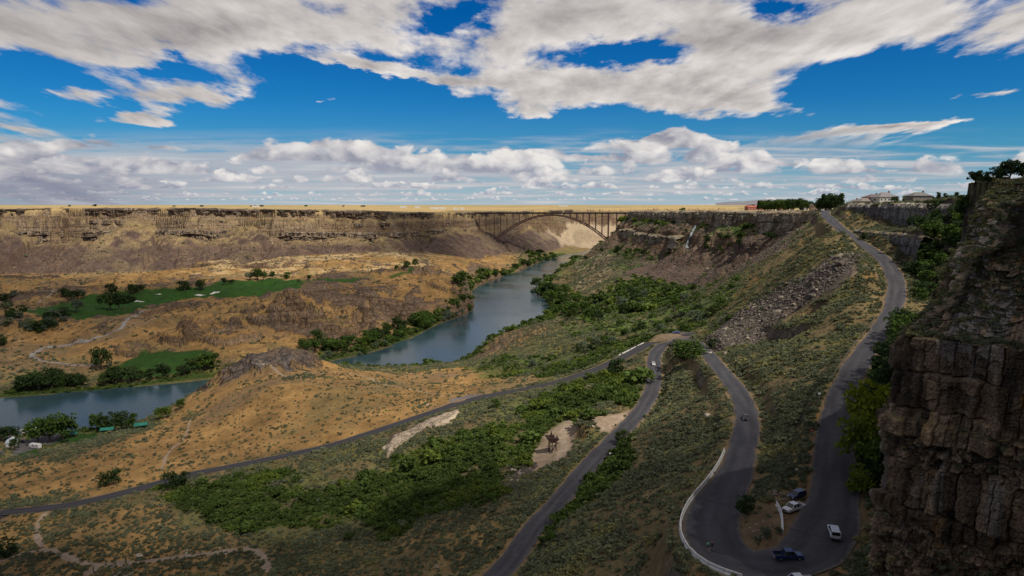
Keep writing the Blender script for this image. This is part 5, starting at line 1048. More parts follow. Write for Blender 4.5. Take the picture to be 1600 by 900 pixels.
    for y in wy:
        for s in (-1, 1):
            bm = nb(); bmesh.ops.create_cone(bm, cap_ends=True, segments=20, radius1=wr, radius2=wr, depth=.24, matrix=Matrix.Translation((s*(w-.14), y, wr)) @ Matrix.Rotation(math.pi/2, 4, 'Y'))
            bmesh.ops.bevel(bm, geom=[e for e in bm.edges if e.calc_face_angle(0) > 1], offset=.04, segments=2, affect='EDGES'); t = bm_obj('wheel', bm, TYRE, o, False)
            bm = nb(); bmesh.ops.create_cone(bm, cap_ends=True, segments=14, radius1=wr*.6, radius2=wr*.55, depth=.26, matrix=Matrix.Translation((s*(w-.135), y, wr)) @ Matrix.Rotation(math.pi/2*s, 4, 'Y')); bm_obj('rim', bm, RIM, t)
    for s in (-1, 1):
        bm = nb(); box(bm, s*(w-.30)-.16, s*(w-.30)+.16, F_-.10, F_+.015, hb-.40, hb-.22); bm_obj('headlight', bm, LAMPW, o)
        bm = nb(); box(bm, s*(w-.16)-.09, s*(w-.16)+.09, -F_-.015, -F_+.10, hb-.42, hb-.10); bm_obj('tail_light', bm, LAMPR, o)
        bm = nb(); box(bm, s*(w+.10)-.10, s*(w+.10)+.10, y1-.62, y1-.50, hb+.05, hb+.22); bm_obj('mirror', bm, mat if kind != 'sedan' else BLACKP, o)
    bm = nb(); box(bm, -w+.06, w-.06, F_-.06, F_+.09, h0+.02, h0+.22); bm_obj('front_bumper', bm, CHROME if tall else mat, o)
    bm = nb(); box(bm, -w+.06, w-.06, -F_-.09, -F_+.06, h0+.02, h0+.22); bm_obj('rear_bumper', bm, CHROME if tall else mat, o)
    bm = nb(); box(bm, -w+.42, w-.42, F_-.03, F_+.02, hb-.44, hb-.24); bm_obj('grille', bm, BLACKP, o)
    if p[1] < 140: o.scale = (.88, .88, .88)
    return o
def road_at(u, v, z, R_):
    p = atz(u, v, z)[:3]; d, e = seg_dist(np.array([p[0]]), np.array([p[1]]), R_, extra=R_[:, 2:3]); i = int(np.argmin(np.hypot(R_[:, 0]-p[0], R_[:, 1]-p[1]))); t = R_[min(i+2, len(R_)-1), :2]-R_[max(i-2, 0), :2]
    for _ in range(6): p = atz(u, v, float(e[0, 0])); d, e = seg_dist(np.array([p[0]]), np.array([p[1]]), R_, extra=R_[:, 2:3])
    return (p[0], p[1], float(e[0, 0])+.03), math.atan2(-t[0], t[1])
WHITE = paint('white_paint', (.78, .78, .76)); NAVY = paint('navy_paint', (.015, .035, .10)); BLACK = paint('black_paint', (.018, .018, .02)); SILV = paint('silver_paint', (.62, .64, .66)); BLUE = paint('blue_paint', (.03, .07, .22)); GOLDG = paint('grey_paint', (.16, .15, .14))
def ground_at(u, v): p = march([(u, v)])[0]; return p
p, _ = ground_at(1240, 798), 0; vehicle((p[0], p[1], p[2]+.05), math.radians(118), 'pickup', WHITE, 'white crew cab pickup parked by the short barrier inside the near hairpin', 'pickup_truck', 'pickup')
p = ground_at(1245, 778); vehicle((p[0], p[1], p[2]+.05), math.radians(120), 'suv', NAVY, 'dark blue car parked behind the white pickup inside the hairpin', 'parked_car', 'car')
p, y = road_at(1303, 836, 104, RA); vehicle(p, math.radians(-17), 'pickup_cap', SILV, 'white truck with a covered bed driving up the road by the near cliff', 'pickup_truck', 'pickup')
p, y = road_at(1231, 873, 103, RA); vehicle(p, math.radians(-90), 'pickup', NAVY, 'dark blue pickup rounding the bottom of the near hairpin', 'pickup_truck', 'pickup')
p = atz(1246, 913, 103.2); vehicle(tuple(p), math.radians(95), 'pickup', WHITE, 'white truck cut off by the bottom edge at the near hairpin', 'pickup_truck', 'pickup')
p, y = road_at(1165, 655, 98.6, RA); vehicle(p, y+math.pi, 'sedan', BLACK, 'small black car climbing the lower leg of the grade road', 'car', 'car')
p, y = road_at(1103, 551, 92.5, RA); vehicle(p, y+math.pi, 'sedan', GOLDG, 'dark grey car just right of the big bush at the far hairpin', 'car', 'car')
p, y = road_at(1021, 570, 80, RA); vehicle(p, y+.1, 'sedan', WHITE, 'small white car coming down the road below the far hairpin', 'car', 'car')
p = ground_at(1057, 521); vehicle((p[0], p[1], p[2]+.05), math.radians(80), 'sedan', BLUE, 'blue car parked on the gravel turnout at the far hairpin', 'parked_car', 'car')
p = ground_at(1288, 329.5); vehicle((274, 606, 159.4), math.radians(150), 'suv', WHITE, 'white vehicle at the crest where the road meets the rim', 'car', 'car')
vehicle((392, 965, hz(392, 965)+.1), math.radians(70), 'suv', WHITE, 'pale vehicle parked on the lawn before the rim tree row', 'parked_car', 'car')
for (u, v, k, m_, lab) in ((14, 686, 'suv', SILV, 'silver car behind the white cabin in the riverside park'), (2, 709, 'sedan', GOLDG, 'grey car at the far left edge of the riverside park'), (33, 690, 'sedan', BLACK, 'dark car beside the white cabin in the park')):
    p = ground_at(u, v); vehicle((p[0], p[1], p[2]+.05), math.radians(70), k, m_, lab, 'parked_car', 'car')
# --- people walking on the near hairpin
def person(p, yaw, shirt, shorts, skin, label):
    s = {'pelvis': (0,0,.93), 'belly': (0,0,1.08), 'chest': (0,.01,1.30), 'neck': (0,.0,1.49), 'head0': (0,.02,1.58), 'head1': (0,.03,1.70)}
    bm = nb(); lay = bm.verts.layers.skin.verify(); V = {}
    def add(n, c, r, par=None):
        V[n] = bm.verts.new(c); V[n][lay].radius = (r, r)
        if par: bm.edges.new((V[par], V[n]))
    add('pelvis', s['pelvis'], .13); V['pelvis'][lay].use_root = True
    add('belly', s['belly'], .125, 'pelvis'); add('chest', s['chest'], .15, 'belly'); add('neck', s['neck'], .055, 'chest'); add('head0', s['head0'], .085, 'neck'); add('head1', s['head1'], .095, 'head0')
    for q, f in ((-1, .28), (1, -.22)):
        k = 'l' if q < 0 else 'r'
        add(k+'hip', (q*.10, 0, .88), .095, 'pelvis'); add(k+'knee', (q*.11, f*.75, .50), .06, k+'hip'); add(k+'ankle', (q*.11, f*.8-(.12 if f < 0 else 0), .09), .042, k+'knee'); add(k+'toe', (q*.12, f*.8+.14, .04), .036, k+'ankle')
        add(k+'sh', (q*.19, 0, 1.40), .062, 'chest'); add(k+'elb', (q*.25, -f*.4, 1.13), .042, k+'sh'); add(k+'wr', (q*.26, -f*.4+.16, .92), .030, k+'elb'); add(k+'palm', (q*.26, -f*.4+.19, .85), .032, k+'wr')
        for j, (dx, ln_) in enumerate(((-.03, .07), (-.01, .085), (.01, .08), (.03, .065))):
            add(k+'f%d' % j, (q*.26+dx, -f*.4+.21, .85-ln_*.6), .010, k+'palm'); add(k+'g%d' % j, (q*.26+dx, -f*.4+.205, .85-ln_), .009, k+'f%d' % j)
        add(k+'th', (q*.21, -f*.4+.22, .82), .011, k+'palm')
    me = bpy.data.meshes.new('person'); bm.to_mesh(me); bm.free(); o = bpy.data.objects.new('person', me); COL.objects.link(o); o.location = p; o.rotation_euler = (0, 0, yaw)
    md = o.modifiers.new('skin', 'SKIN'); md.use_smooth_shade = True; o.modifiers.new('sub', 'SUBSURF').levels = 1; o.modifiers['sub'].render_levels = 1
    me.materials.append(simple_mat('skin', skin, .6))
    def cloth(name, pts, mat, seg=12):
        b = nb()
        for chain in pts: 
            tube(b, [c[:3] for c in chain], [c[3] for c in chain], seg)
        x = bm_obj(name, b, mat, o, True); return x
    cloth('shirt', [[(0,0,.90,.155),(0,0,1.08,.15),(0,.01,1.30,.175),(0,0,1.44,.12)], [(-.17,0,1.41,.082),(-.23,-.04,1.24,.07)], [(.17,0,1.41,.082),(.23,.04,1.24,.07)]], simple_mat('shirt', shirt, .9))
    cloth('shorts', [[(0,0,1.0,.152),(0,0,.86,.16)], [(-.10,.0,.92,.115),(-.11,.15,.60,.095)], [(.10,0,.92,.115),(.11,-.10,.60,.095)]], simple_mat('shorts', shorts, .9))
    b = nb(); bmesh.ops.create_uvsphere(b, u_segments=12, v_segments=8, radius=.115, matrix=Matrix.Translation((0, -.005, 1.70)) @ Matrix.Diagonal((.95, 1.0, .95, 1))); bmesh.ops.delete(b, geom=[v for v in b.verts if v.co.y > .05 and v.co.z < 1.74], context='VERTS'); bm_obj('hair', b, simple_mat('hair', (.05, .03, .02), .8), o, True)
    b = nb()
    for q in (-1, 1): bmesh.ops.create_uvsphere(b, u_segments=6, v_segments=4, radius=.016, matrix=Matrix.Translation((q*.035, .115, 1.68)))
    bm_obj('eyes', b, simple_mat('eyes', (.03, .03, .03), .3), o)
    b = nb(); bmesh.ops.create_cone(b, segments=6, radius1=.02, radius2=.004, depth=.05, matrix=Matrix.Translation((0, .128, 1.655))); bm_obj('nose', b, me.materials[0], o)
    b = nb(); bar(b, (-.028, .118, 1.615), (.028, .118, 1.615), .012); bm_obj('mouth', b, simple_mat('lips', (.35, .12, .10), .6), o)
    for q, f in ((-1, .28), (1, -.22)):
        b = nb(); y = f*.8-(.12 if f < 0 else 0); box(b, q*.12-.05, q*.12+.05, y-.08, y+.20, 0, .09); bmesh.ops.bevel(b, geom=list(b.edges), offset=.02, segments=2, affect='EDGES'); bm_obj('shoe', b, simple_mat('shoe', (.6, .55, .55), .7), o)
    return tag(o, label, 'person')
p, _ = road_at(1106, 860, 102.4, RA); person(p, math.radians(10), (.02, .42, .26), (.02, .02, .03), (.45, .27, .18), 'person in a green shirt and dark shorts walking on the near hairpin')
p, _ = road_at(1112.5, 859, 102.4, RA); person(p, math.radians(10), (.06, .025, .03), (.02, .02, .02), (.45, .27, .18), 'person in dark clothes walking beside the green shirt')
# --- white barriers, rails
WCON = simple_mat('white_concrete', (.66, .65, .62), .8, noise=.15)
def barrier(name, label, cat, pts, H=.85, W=.35, step=3.0, mat=WCON, rail=False):
    P = catmull(pts, 1.0); base = P[len(P)//2]; o = empty(name, tuple(base), 0, label, cat); L = np.concatenate([[0], np.cumsum(np.linalg.norm(np.diff(P, axis=0), axis=1))]); n = max(1, int(L[-1]/step)); ss_ = np.linspace(0, L[-1], n+1)
    Q = np.stack([np.interp(ss_, L, P[:, k]) for k in range(3)], 1)-base
    for i in range(n):
        a = Vector(Q[i]); b = Vector(Q[i+1]); g = (b-a).normalized()*.04; bm = nb()
        if rail:
            bar(bm, a+Vector((0,0,H)), b+Vector((0,0,H)), .12, .32); bm_obj('rail', bm, mat, o); bm = nb(); bar(bm, a+Vector((0,0,-.3)), a+Vector((0,0,H)), .16); bm_obj('post', bm, mat, o)
        else:
            d = (b-a).normalized(); nn = Vector((-d.y, d.x, 0)).normalized(); prof = [(-W/2*1.5, -.25), (W/2*1.5, -.25), (W/2*1.3, .12), (W/2*.7, .3), (W/2*.55, H), (-W/2*.55, H), (-W/2*.7, .3), (-W/2*1.3, .12)]
            rs = [[bm.verts.new(c+nn*x+Vector((0, 0, z))) for x, z in prof] for c in (a+g, b-g)]; k = len(prof)
            for j in range(k): bm.faces.new((rs[0][j], rs[0][(j+1) % k], rs[1][(j+1) % k], rs[1][j]))
            bm.faces.new(rs[0]); bm.faces.new(rs[1][::-1]); bm_obj('barrier_block', bm, mat, o)
    return o
def edge_pts(R_, u0, v0, z0, u1, v1, z1, side, extra):
    a = atz(u0, v0, z0); b = atz(u1, v1, z1); i = int(np.argmin(np.hypot(R_[:, 0]-a[0], R_[:, 1]-a[1]))); j = int(np.argmin(np.hypot(R_[:, 0]-b[0], R_[:, 1]-b[1]))); out = []
    for k in range(min(i, j), max(i, j)+1, 1):
        d = R_[min(k+1, len(R_)-1), :2]-R_[max(k-1, 0), :2]; d /= np.linalg.norm(d); w_ = (float(widthA(R_[k, 1])) if R_ is RA else WB)+extra; out.append([R_[k, 0]-side*d[1]*w_, R_[k, 1]+side*d[0]*w_, R_[k, 2]-.02])
    return np.array(out)
barrier('concrete_barrier', 'long white concrete barrier round the outside of the near hairpin', 'barrier', edge_pts(RA, 1165, 885, 103, 1160, 705, 100, 1, .6))
barrier('concrete_barrier', 'short white barrier in front of the parked white pickup', 'barrier', [tuple(ground_at(u, v)) for u, v in ((1213,789),(1218,797),(1222,810),(1223,834))], step=2.6)
barrier('guard_rail', 'white rail on the outer edge of the lower road near the far hairpin', 'rail', edge_pts(RB, 1010, 540, 81, 978, 556, 78, -1, .8), rail=False, H=.42, W=.18)
wood = simple_mat('grey_wood', (.16, .13, .10), .9)
barrier('post_fence', 'low wooden rail along the outer edge of the upper road', 'fence', edge_pts(RA, 1372, 500, 121, 1312, 600, 113, -1, .7), H=.8, step=4, mat=wood, rail=True)
# --- signs
YEL = simple_mat('yellow_sign', (.75, .42, .01), .4); STEEL = simple_mat('grey_steel', (.35, .35, .36), .5, .5); REDS = simple_mat('red_sign', (.55, .02, .02), .4); WS = simple_mat('white_sign', (.8, .8, .8), .4)
def sign(u, v, kind, label, H=2.4, base=None):
    p = ground_at(u, v) if base is None else base; o = empty('road_sign', (p[0], p[1], p[2]), 0, label, 'sign'); bm = nb(); box(bm, -.04, .04, -.04, .04, -.3, H); bm_obj('post', bm, STEEL, o)
    if kind == 'diamond':
        bm = nb(); vs = [bm.verts.new(c) for c in ((0,-.06,H-.72),(.62,-.06,H-.1),(0,-.06,H+.52),(-.62,-.06,H-.1))]; f = bm.faces.new(vs); bmesh.ops.solidify(bm, geom=[f], thickness=.03); bm_obj('sign_plate', bm, YEL, o)
        bm = nb(); bar(bm, (-.05, -.10, H-.42), (-.05, -.10, H-.02), .09); bar(bm, (-.05, -.10, H-.02), (.18, -.10, H+.16), .09); bm_obj('arrow', bm, BLACKP, o)
    elif kind == 'round':
        bm = nb(); bmesh.ops.create_cone(bm, cap_ends=True, segments=16, radius1=.4, radius2=.4, depth=.03, matrix=Matrix.Translation((0, -.06, H-.1)) @ Matrix.Rotation(math.pi/2, 4, 'X')); bm_obj('sign_plate', bm, REDS, o)
        bm = nb(); box(bm, -.28, .28, -.10, -.085, H-.17, H-.03); bm_obj('bar', bm, WS, o)
    else: bm = nb(); box(bm, -.35, .35, -.09, -.055, H-.5, H+.1); bm_obj('sign_plate', bm, WS, o)
def edge_pt(u, v, z, R_, side, ex=1.2):
    a = atz(u, v, z); k = int(np.argmin(np.hypot(R_[:, 0]-a[0], R_[:, 1]-a[1]))); d = R_[min(k+1, len(R_)-1), :2]-R_[k-1, :2]; d /= np.linalg.norm(d); w_ = (float(widthA(R_[k, 1])) if R_ is RA else WB)+ex; x = R_[k, 0]-side*d[1]*w_; y = R_[k, 1]+side*d[0]*w_; return (x, y, hz(x, y))
sign(0, 0, 'diamond', 'yellow diamond sign on the right edge of the lower grade road', base=edge_pt(938, 724, 72.5, RA, 1))
sign(0, 0, 'plate', 'small white sign just behind the yellow sign on the lower grade road', H=2.8, base=edge_pt(940, 718, 72.6, RA, 1, 1.6))
sign(0, 0, 'diamond', 'yellow diamond sign on the outer side of the lower leg right of the far hairpin', base=edge_pt(1135, 588, 96, RA, -1, 2.2))
sign(0, 0, 'diamond', 'small yellow sign right of the road below the far hairpin', H=1.8, base=edge_pt(1025, 617, 77, RA, 1, 1.4))
sign(0, 0, 'round', 'red round sign at the left edge of the upper road opposite the bright tree', base=edge_pt(1290, 690, 108.5, RA, -1, .9))
sign(0, 0, 'plate', 'pale small sign left of the upper road above the red sign', base=edge_pt(1300, 622, 112, RA, -1, 1.6))
# --- rusty tower on the dirt pad
def make_tower():
    rust = simple_mat('rusty_iron', (.040, .020, .015), .85, .2, noise=.4); p = ground_at(862, 706); o = empty('iron_tower', tuple(p), .2, 'dark rusty iron hopper tower on legs on the dirt pad', 'tower')
    H = 5.2
    for x, y in ((-1.1, -1.1), (-.1, -1.1), (1.9, -.4), (2.2, 1.3), (-1.0, 1.2)):
        bm = nb(); bar(bm, (x, y, -.5), (x*.9, y*.9, H), .26); bm_obj('leg', bm, rust, o)
    bm = nb(); loft(bm, [(-1.8, [(-.6, H-.9), (.9, H-.9), (2.6, H+.3), (2.6, H+.6), (-2.4, H+1.3), (-2.4, H+.9)]), (1.7, [(-.6, H-.6), (.9, H-.6), (2.6, H+.5), (2.6, H+.8), (-2.4, H+1.5), (-2.4, H+1.1)])]); bm_obj('hopper', bm, rust, o)
    bm = nb(); bar(bm, (-.3, -1.4, .6), (2.1, .4, 3.4), .3); bar(bm, (2.1, .4, 3.4), (2.9, .4, 3.3), .3); bar(bm, (-1.1, -1.1, 2.6), (1.9, -.4, 3.0), .16); bm_obj('diagonal_brace', bm, rust, o)
    bm = nb(); box(bm, -.5, .1, -.3, .3, H+.8, H+2.6); bar(bm, (-.2, 0, H+2.4), (-.2, 0, H+4.2), .3); box(bm, .4, .9, -.3, .2, H+.8, H+1.9); bm_obj('winch', bm, rust, o)
    bm = nb(); box(bm, -.55, .15, -.35, .35, H+3.5, H+4.0); box(bm, 1.0, 1.7, -.5, .2, H+.9, H+1.3); bm_obj('pulley_cap', bm, simple_mat('faded_panel', (.42, .30, .28), .8), o)
make_tower()
def post(u, v, H, r, label, cat='post'):
    p = ground_at(u, v); bm = nb(); tube(bm, [(0,0,-.4),(0,0,H*.5),(.03,0,H)], [r, r*.95, r*.85], 8); o = bm_obj('wooden_post', bm, wood); o.location = tuple(p); tag(o, label, cat)
post(197, 880, 2.6, .28, 'thick dark wooden post where the dirt track meets the wash'); post(146, 893, 2.2, .2, 'thin wooden post at the bottom left beside the dirt track'); post(808, 742, 2.6, .12, 'slim post on the bare dirt left of the road')
# --- boulders
stone_m = simple_mat('pale_stone', (.42, .35, .27), .9, noise=.3); dstone = simple_mat('brown_stone', (.22, .17, .12), .9, noise=.3)
def boulder(u, v, px, label, mat=stone_m, group=None):
    p = ground_at(u, v); d = math.hypot(p[0], p[1]); r = px*d/F/2; bm = nb(); bmesh.ops.create_icosphere(bm, subdivisions=2, radius=1)
    for q in bm.verts: q.co *= .8+.45*random.random(); q.co.x *= 1.15; q.co.z *= .7
    o = bm_obj('boulder', bm, mat); o.location = (p[0], p[1], p[2]+r*.25); o.scale = (r, r, r); o.rotation_euler = (0, 0, random.uniform(0, 6)); tag(o, label, 'boulder', group)
boulder(1105, 650, 9, 'pale boulder on the sage slope between the lower legs'); boulder(682, 887, 9, 'tan boulder in the sage near the bottom centre', dstone); boulder(217, 870, 9, 'flat white slab beside the dirt track', stone_m)
boulder(757, 776, 4, 'small white boulder at the bare bank left of the road'); boulder(1248, 737, 9, 'white block of concrete at the top of the dirt inside the hairpin'); boulder(1110, 552, 5, 'white stone at the foot of the scree'); boulder(1135, 553, 8, 'larger white stone on the lower scree'); boulder(928, 651, 4, 'white stone on the upper edge of the gravel pullout'); boulder(926, 667, 4, 'white stone at the lower edge of the gravel pullout')
boulder(668, 633, 4, 'white stone on the hill just above the lower road'); boulder(1132, 538, 5, 'white stone above the far hairpin bush')
for k in range(26): boulder(800+random.uniform(-12, 40), 735+random.uniform(-22, 25), random.uniform(2.5, 7), 'pale broken stone in the heap beside the tower pad', stone_m if k % 2 else dstone, 'stones heaped by the tower pad')
for k in range(14): boulder(185+random.uniform(-12, 24), 893+random.uniform(-8, 10), random.uniform(3, 7), 'grey stone in the pile at the foot of the thick post', dstone, 'stones piled by the thick post')
for k in range(18): boulder(270+random.uniform(-5, 90), 864+random.uniform(-7, 6), random.uniform(2, 4), 'pale stone strewn along the dirt track', stone_m, 'stones along the dirt track')
for k in range(16): boulder(1165+random.uniform(-12, 50), 842-random.uniform(0, 40), random.uniform(1.5, 3.5), 'small pale rock on the dirt inside the near hairpin', stone_m, 'rocks inside the near hairpin')
for k in range(12): boulder(1215+random.uniform(-12, 20), 778+random.uniform(-10, 8), random.uniform(4, 9), 'brown rock slab beside the parked cars', dstone, 'rock slabs beside the parked cars')
# --- riverside park: shelters, camper, cabin, dock, boats
TEAL = simple_mat('teal_roof', (.05, .33, .24), .5); timber = simple_mat('timber', (.13, .09, .06), .85)
for (u, v, lab) in ((112, 682, 'teal roofed picnic shelter between the broad trees and the lawn, leftmost'), (168, 676, 'teal roofed picnic shelter in front of the dark clump, middle one'), (221, 669, 'teal roofed picnic shelter at the right end of the park')):
    p = ground_at(u, v); o = empty('picnic_shelter', tuple(p), .35, lab, 'shelter'); bm = nb()
    for s in (-1, 1):
        vs = [bm.verts.new(c) for c in ((-4, 0, 3.7), (4, 0, 3.7), (4, s*3.2, 2.6), (-4, s*3.2, 2.6))]; f = bm.faces.new(vs); bmesh.ops.solidify(bm, geom=[f], thickness=.15)
    bm_obj('roof', bm, TEAL, o)
    for x in (-3.5, 3.5):
        for y in (-2.8, 2.8): bm = nb(); box(bm, x-.12, x+.12, y-.12, y+.12, -.5, 2.7); bm_obj('post', bm, timber, o)
    bm = nb(); box(bm, -1.1, 1.1, -.4, .4, .7, .78); box(bm, -1.1, 1.1, -.95, -.65, .4, .46); box(bm, -1.1, 1.1, .65, .95, .4, .46); box(bm, -.8, -.7, -.8, .8, 0, .7); box(bm, .7, .8, -.8, .8, 0, .7); bm_obj('picnic_table', bm, timber, o)
p = ground_at(55, 700); o = empty('camper', tuple(p), math.radians(75), 'white motorhome with a red stripe parked in the riverside park', 'motorhome'); bm = nb()
loft(bm, [(-4.2, [(-1.15,.5),(1.15,.5),(1.2,1.8),(1.1,3.1),(-1.1,3.1),(-1.2,1.8)]), (3.0, [(-1.15,.5),(1.15,.5),(1.2,1.8),(1.1,3.1),(-1.1,3.1),(-1.2,1.8)]), (3.9, [(-1.1,1.9),(1.1,1.9),(1.15,2.1),(1.0,2.9),(-1.0,2.9),(-1.15,2.1)])]); bm_obj('body', bm, WHITE, o)
bm = nb(); loft(bm, [(2.9, [(-1.0,.5),(1.0,.5),(1.0,1.2),(.9,1.85),(-.9,1.85),(-1.0,1.2)]), (4.6, [(-.95,.5),(.95,.5),(.95,.9),(.85,1.1),(-.85,1.1),(-.95,.9)])]); bm_obj('cab', bm, WHITE, o)
bm = nb(); box(bm, -1.22, 1.22, -4.0, 2.6, 1.25, 1.5); bm_obj('stripe', bm, REDS, o)
bm = nb(); box(bm, -1.215, 1.215, -3.2, -1.6, 1.9, 2.5); box(bm, -1.215, 1.215, -.4, 1.2, 1.9, 2.5); bm_obj('window', bm, GLASS, o)
for y in (-2.6, 3.6):
    for s in (-1, 1): bm = nb(); bmesh.ops.create_cone(bm, cap_ends=True, segments=14, radius1=.42, radius2=.42, depth=.28, matrix=Matrix.Translation((s*.95, y, .42)) @ Matrix.Rotation(math.pi/2, 4, 'Y')); bm_obj('wheel', bm, TYRE, o)
p = ground_at(19, 695); o = empty('cabin', tuple(p), .5, 'small white cabin with a pale grey roof behind the park trees', 'cabin'); bm = nb(); box(bm, -3, 3, -4, 4, -.5, 2.7); bm_obj('wall', bm, simple_mat('cabin_wall', (.5, .5, .5), .8), o); bm = nb()
loft(bm, [(-4.4, [(-3.5, 2.6), (3.5, 2.6), (0, 4.6)]), (4.4, [(-3.5, 2.6), (3.5, 2.6), (0, 4.6)])]); bm_obj('roof', bm, simple_mat('pale_roof', (.50, .55, .60), .6), o)
bm = nb(); box(bm, -.5, .5, -4.05, -3.95, 0, 2.1); bm_obj('door', bm, timber, o)
c0 = atz(43, 684, 1.0); o = empty('boat_dock', (c0[0]-2, c0[1], .9), .6, 'wooden dock running from the park out over the water', 'dock'); bm = nb(); box(bm, -2, 2, -26, 20, -.1, .25); bm_obj('deck', bm, simple_mat('dock_boards', (.42, .38, .33), .9), o); bm = nb(); box(bm, -12, 14, 20.1, 23, -.1, .25); bm_obj('landing', bm, simple_mat('dock_boards_wet', (.38, .35, .31), .9), o)
def boat(x, y, yaw, mat, label):
    o = empty('boat', (x, y, .12), yaw, label, 'boat'); bm = nb(); loft(bm, [(-2.6, [(-.8,.1),(.8,.1),(.95,.7),(-.95,.7)]), (.8, [(-.8,.05),(.8,.05),(1.0,.75),(-1.0,.75)]), (2.6, [(-.1,.3),(.1,.3),(.15,.95),(-.15,.95)])]); bm_obj('hull', bm, mat, o)
    bm = nb(); box(bm, -.75, .75, -2.2, .2, .71, .85); bm_obj('deck', bm, simple_mat('boat_inside', (.45, .4, .35), .8), o); bm = nb(); box(bm, -.7, .7, .25, .35, .72, 1.15); bm_obj('windscreen', bm, GLASS, o)
a = Vector(o.location); e_ = o.rotation_euler.z; R2 = lambda x, y: (a.x+x*math.cos(e_)-y*math.sin(e_), a.y+x*math.sin(e_)+y*math.cos(e_))
x, y = R2(-7, 26); boat(x, y, e_+1.5, paint('teal_paint', (.02, .14, .20)), 'blue-green boat moored at the end of the dock'); x, y = R2(5, 13); boat(x, y, e_, YEL, 'yellow boat moored beside the dock'); x, y = R2(9, 25.5); boat(x, y, e_+1.5, WHITE, 'white boat moored at the landing of the dock')
# --- sand bunkers on the fairway
sandm = simple_mat('bunker_sand', (.62, .58, .50), .95)
for (u, v, rx, ry, lab) in ((314, 461.5, 8, 3, 'white sand bunker below the fairway, lower of the joined pair'), (335, 458.3, 7, 3, 'white sand bunker below the fairway, upper of the joined pair'), (219, 471.5, 8, 3, 'pale sand patch at the middle of the fairway'), (247, 459.3, 4, 2.5, 'tiny pale bunker on the upper fairway')):
    c = ground_at(u, v); tt = np.linspace(0, 2*math.pi, 29)[:-1]; wb = 1+.18*np.sin(2*tt+u)+.10*np.sin(5*tt+v); V = [np.zeros((1, 3))]
    for k in (.4, .75, 1.0): V.append(np.stack([rx*k*wb*np.cos(tt), ry*k*wb*np.sin(tt), 0*tt], 1))
    V = np.vstack(V); V[:, 2] = height(V[:, 0]+c[0], V[:, 1]+c[1], False)-c[2]+.12; bmx = bmesh.new(); vs = [bmx.verts.new(q) for q in V]
    for k in range(28):
        k2 = (k+1) % 28; bmx.faces.new((vs[0], vs[1+k], vs[1+k2]))
        for r_ in range(2): bmx.faces.new((vs[1+r_*28+k], vs[1+(r_+1)*28+k], vs[1+(r_+1)*28+k2], vs[1+r_*28+k2]))
    o = bm_obj('sand_bunker', bmx, sandm, None, True); o.location = tuple(c); tag(o, lab, 'sand bunker')
# --- houses
def house(x, y, yaw, w, d, h, wallc, roofc, label, z=None, hip=True, group=None, rh=2.6):
    z = hz(x, y) if z is None else z; o = empty('house', (x, y, z), yaw, label, 'house', group); bm = nb(); box(bm, -w/2, w/2, -d/2, d/2, -1, h); wl = bm_obj('wall', bm, simple_mat('house_wall', wallc, .85), o); bm = nb(); e = .7
    vb = [bm.verts.new(c) for c in ((-w/2-e, -d/2-e, h+.01), (w/2+e, -d/2-e, h+.01), (w/2+e, d/2+e, h+.01), (-w/2-e, d/2+e, h+.01))]; k = (d/2 if hip else -e); r0 = bm.verts.new((-w/2+k, 0, h+rh)); r1 = bm.verts.new((w/2-k, 0, h+rh))
    bm.faces.new(vb[::-1]); bm.faces.new((vb[0], vb[1], r1, r0)); bm.faces.new((vb[2], vb[3], r0, r1)); bm.faces.new((vb[1], vb[2], r1)); bm.faces.new((vb[3], vb[0], r0)); rf = bm_obj('roof', bm, simple_mat('house_roof', roofc, .85), o)
    bm = nb(); box(bm, w*.2, w*.2+1, -.5, .5, h+.5, h+rh+.9); bm_obj('chimney', bm, simple_mat('chimney_brick', (.2, .12, .09), .9), rf)
    n = max(2, int(w/3.2))
    for i in range(n):
        xx = -w/2+(i+.5)*w/n; bm = nb(); box(bm, xx-.75, xx+.75, -d/2-.06, -d/2+.02, .9, 2.2); fr = bm_obj('window', bm, simple_mat('window_frame', (.6, .58, .55), .7), o); bm = nb(); box(bm, xx-.65, xx+.65, -d/2-.09, -d/2-.062, 1.0, 2.1); bm_obj('pane', bm, GLASS, fr)
        if h > 4: bm = nb(); box(bm, xx-.75, xx+.75, -d/2-.06, -d/2+.02, 3.7, 5.0); fr = bm_obj('window', bm, simple_mat('window_frame', (.6, .58, .55), .7), o); bm = nb(); box(bm, xx-.65, xx+.65, -d/2-.09, -d/2-.062, 3.8, 4.9); bm_obj('pane', bm, GLASS, fr)
    for q in (-1, 1): bm = nb(); box(bm, q*w/2-.06, q*w/2+.06, -1.2, 1.2, .9, 2.3); bm_obj('side_window', bm, GLASS, o)
    return o
def at_u(u, Y): d = ray(u, 321); return d[0]/d[1]*Y, Y
x, y = at_u(1335, 560); house(x, y, .3, 9, 8, 2.9, (.55, .48, .38), (.22, .2, .19), 'small cream house at the left end of the rim houses', 164.0)
x, y = at_u(1350, 545); house(x, y, .25, 14, 10, 3.2, (.55, .47, .36), (.20, .17, .15), 'cream house with a wide porch second from the left on the rim', 164.6)
x, y = at_u(1363, 560); house(x, y, .2, 13, 10, 5.4, (.16, .075, .055), (.16, .11, .10), 'dark red two storey house in the middle of the rim houses', 165.6)
x, y = at_u(1381, 540); house(x, y, .15, 16, 11, 3.6, (.52, .50, .45), (.21, .19, .19), 'large pale house with a grey hipped roof right of the red one', 167.4, rh=3.8)
x, y = at_u(1434, 480); house(x, y, .1, 14, 9, 2.6, (.2, .17, .14), (.17, .16, .155), 'low dark house half hidden by trees right of the grey-green tree', 168.6)
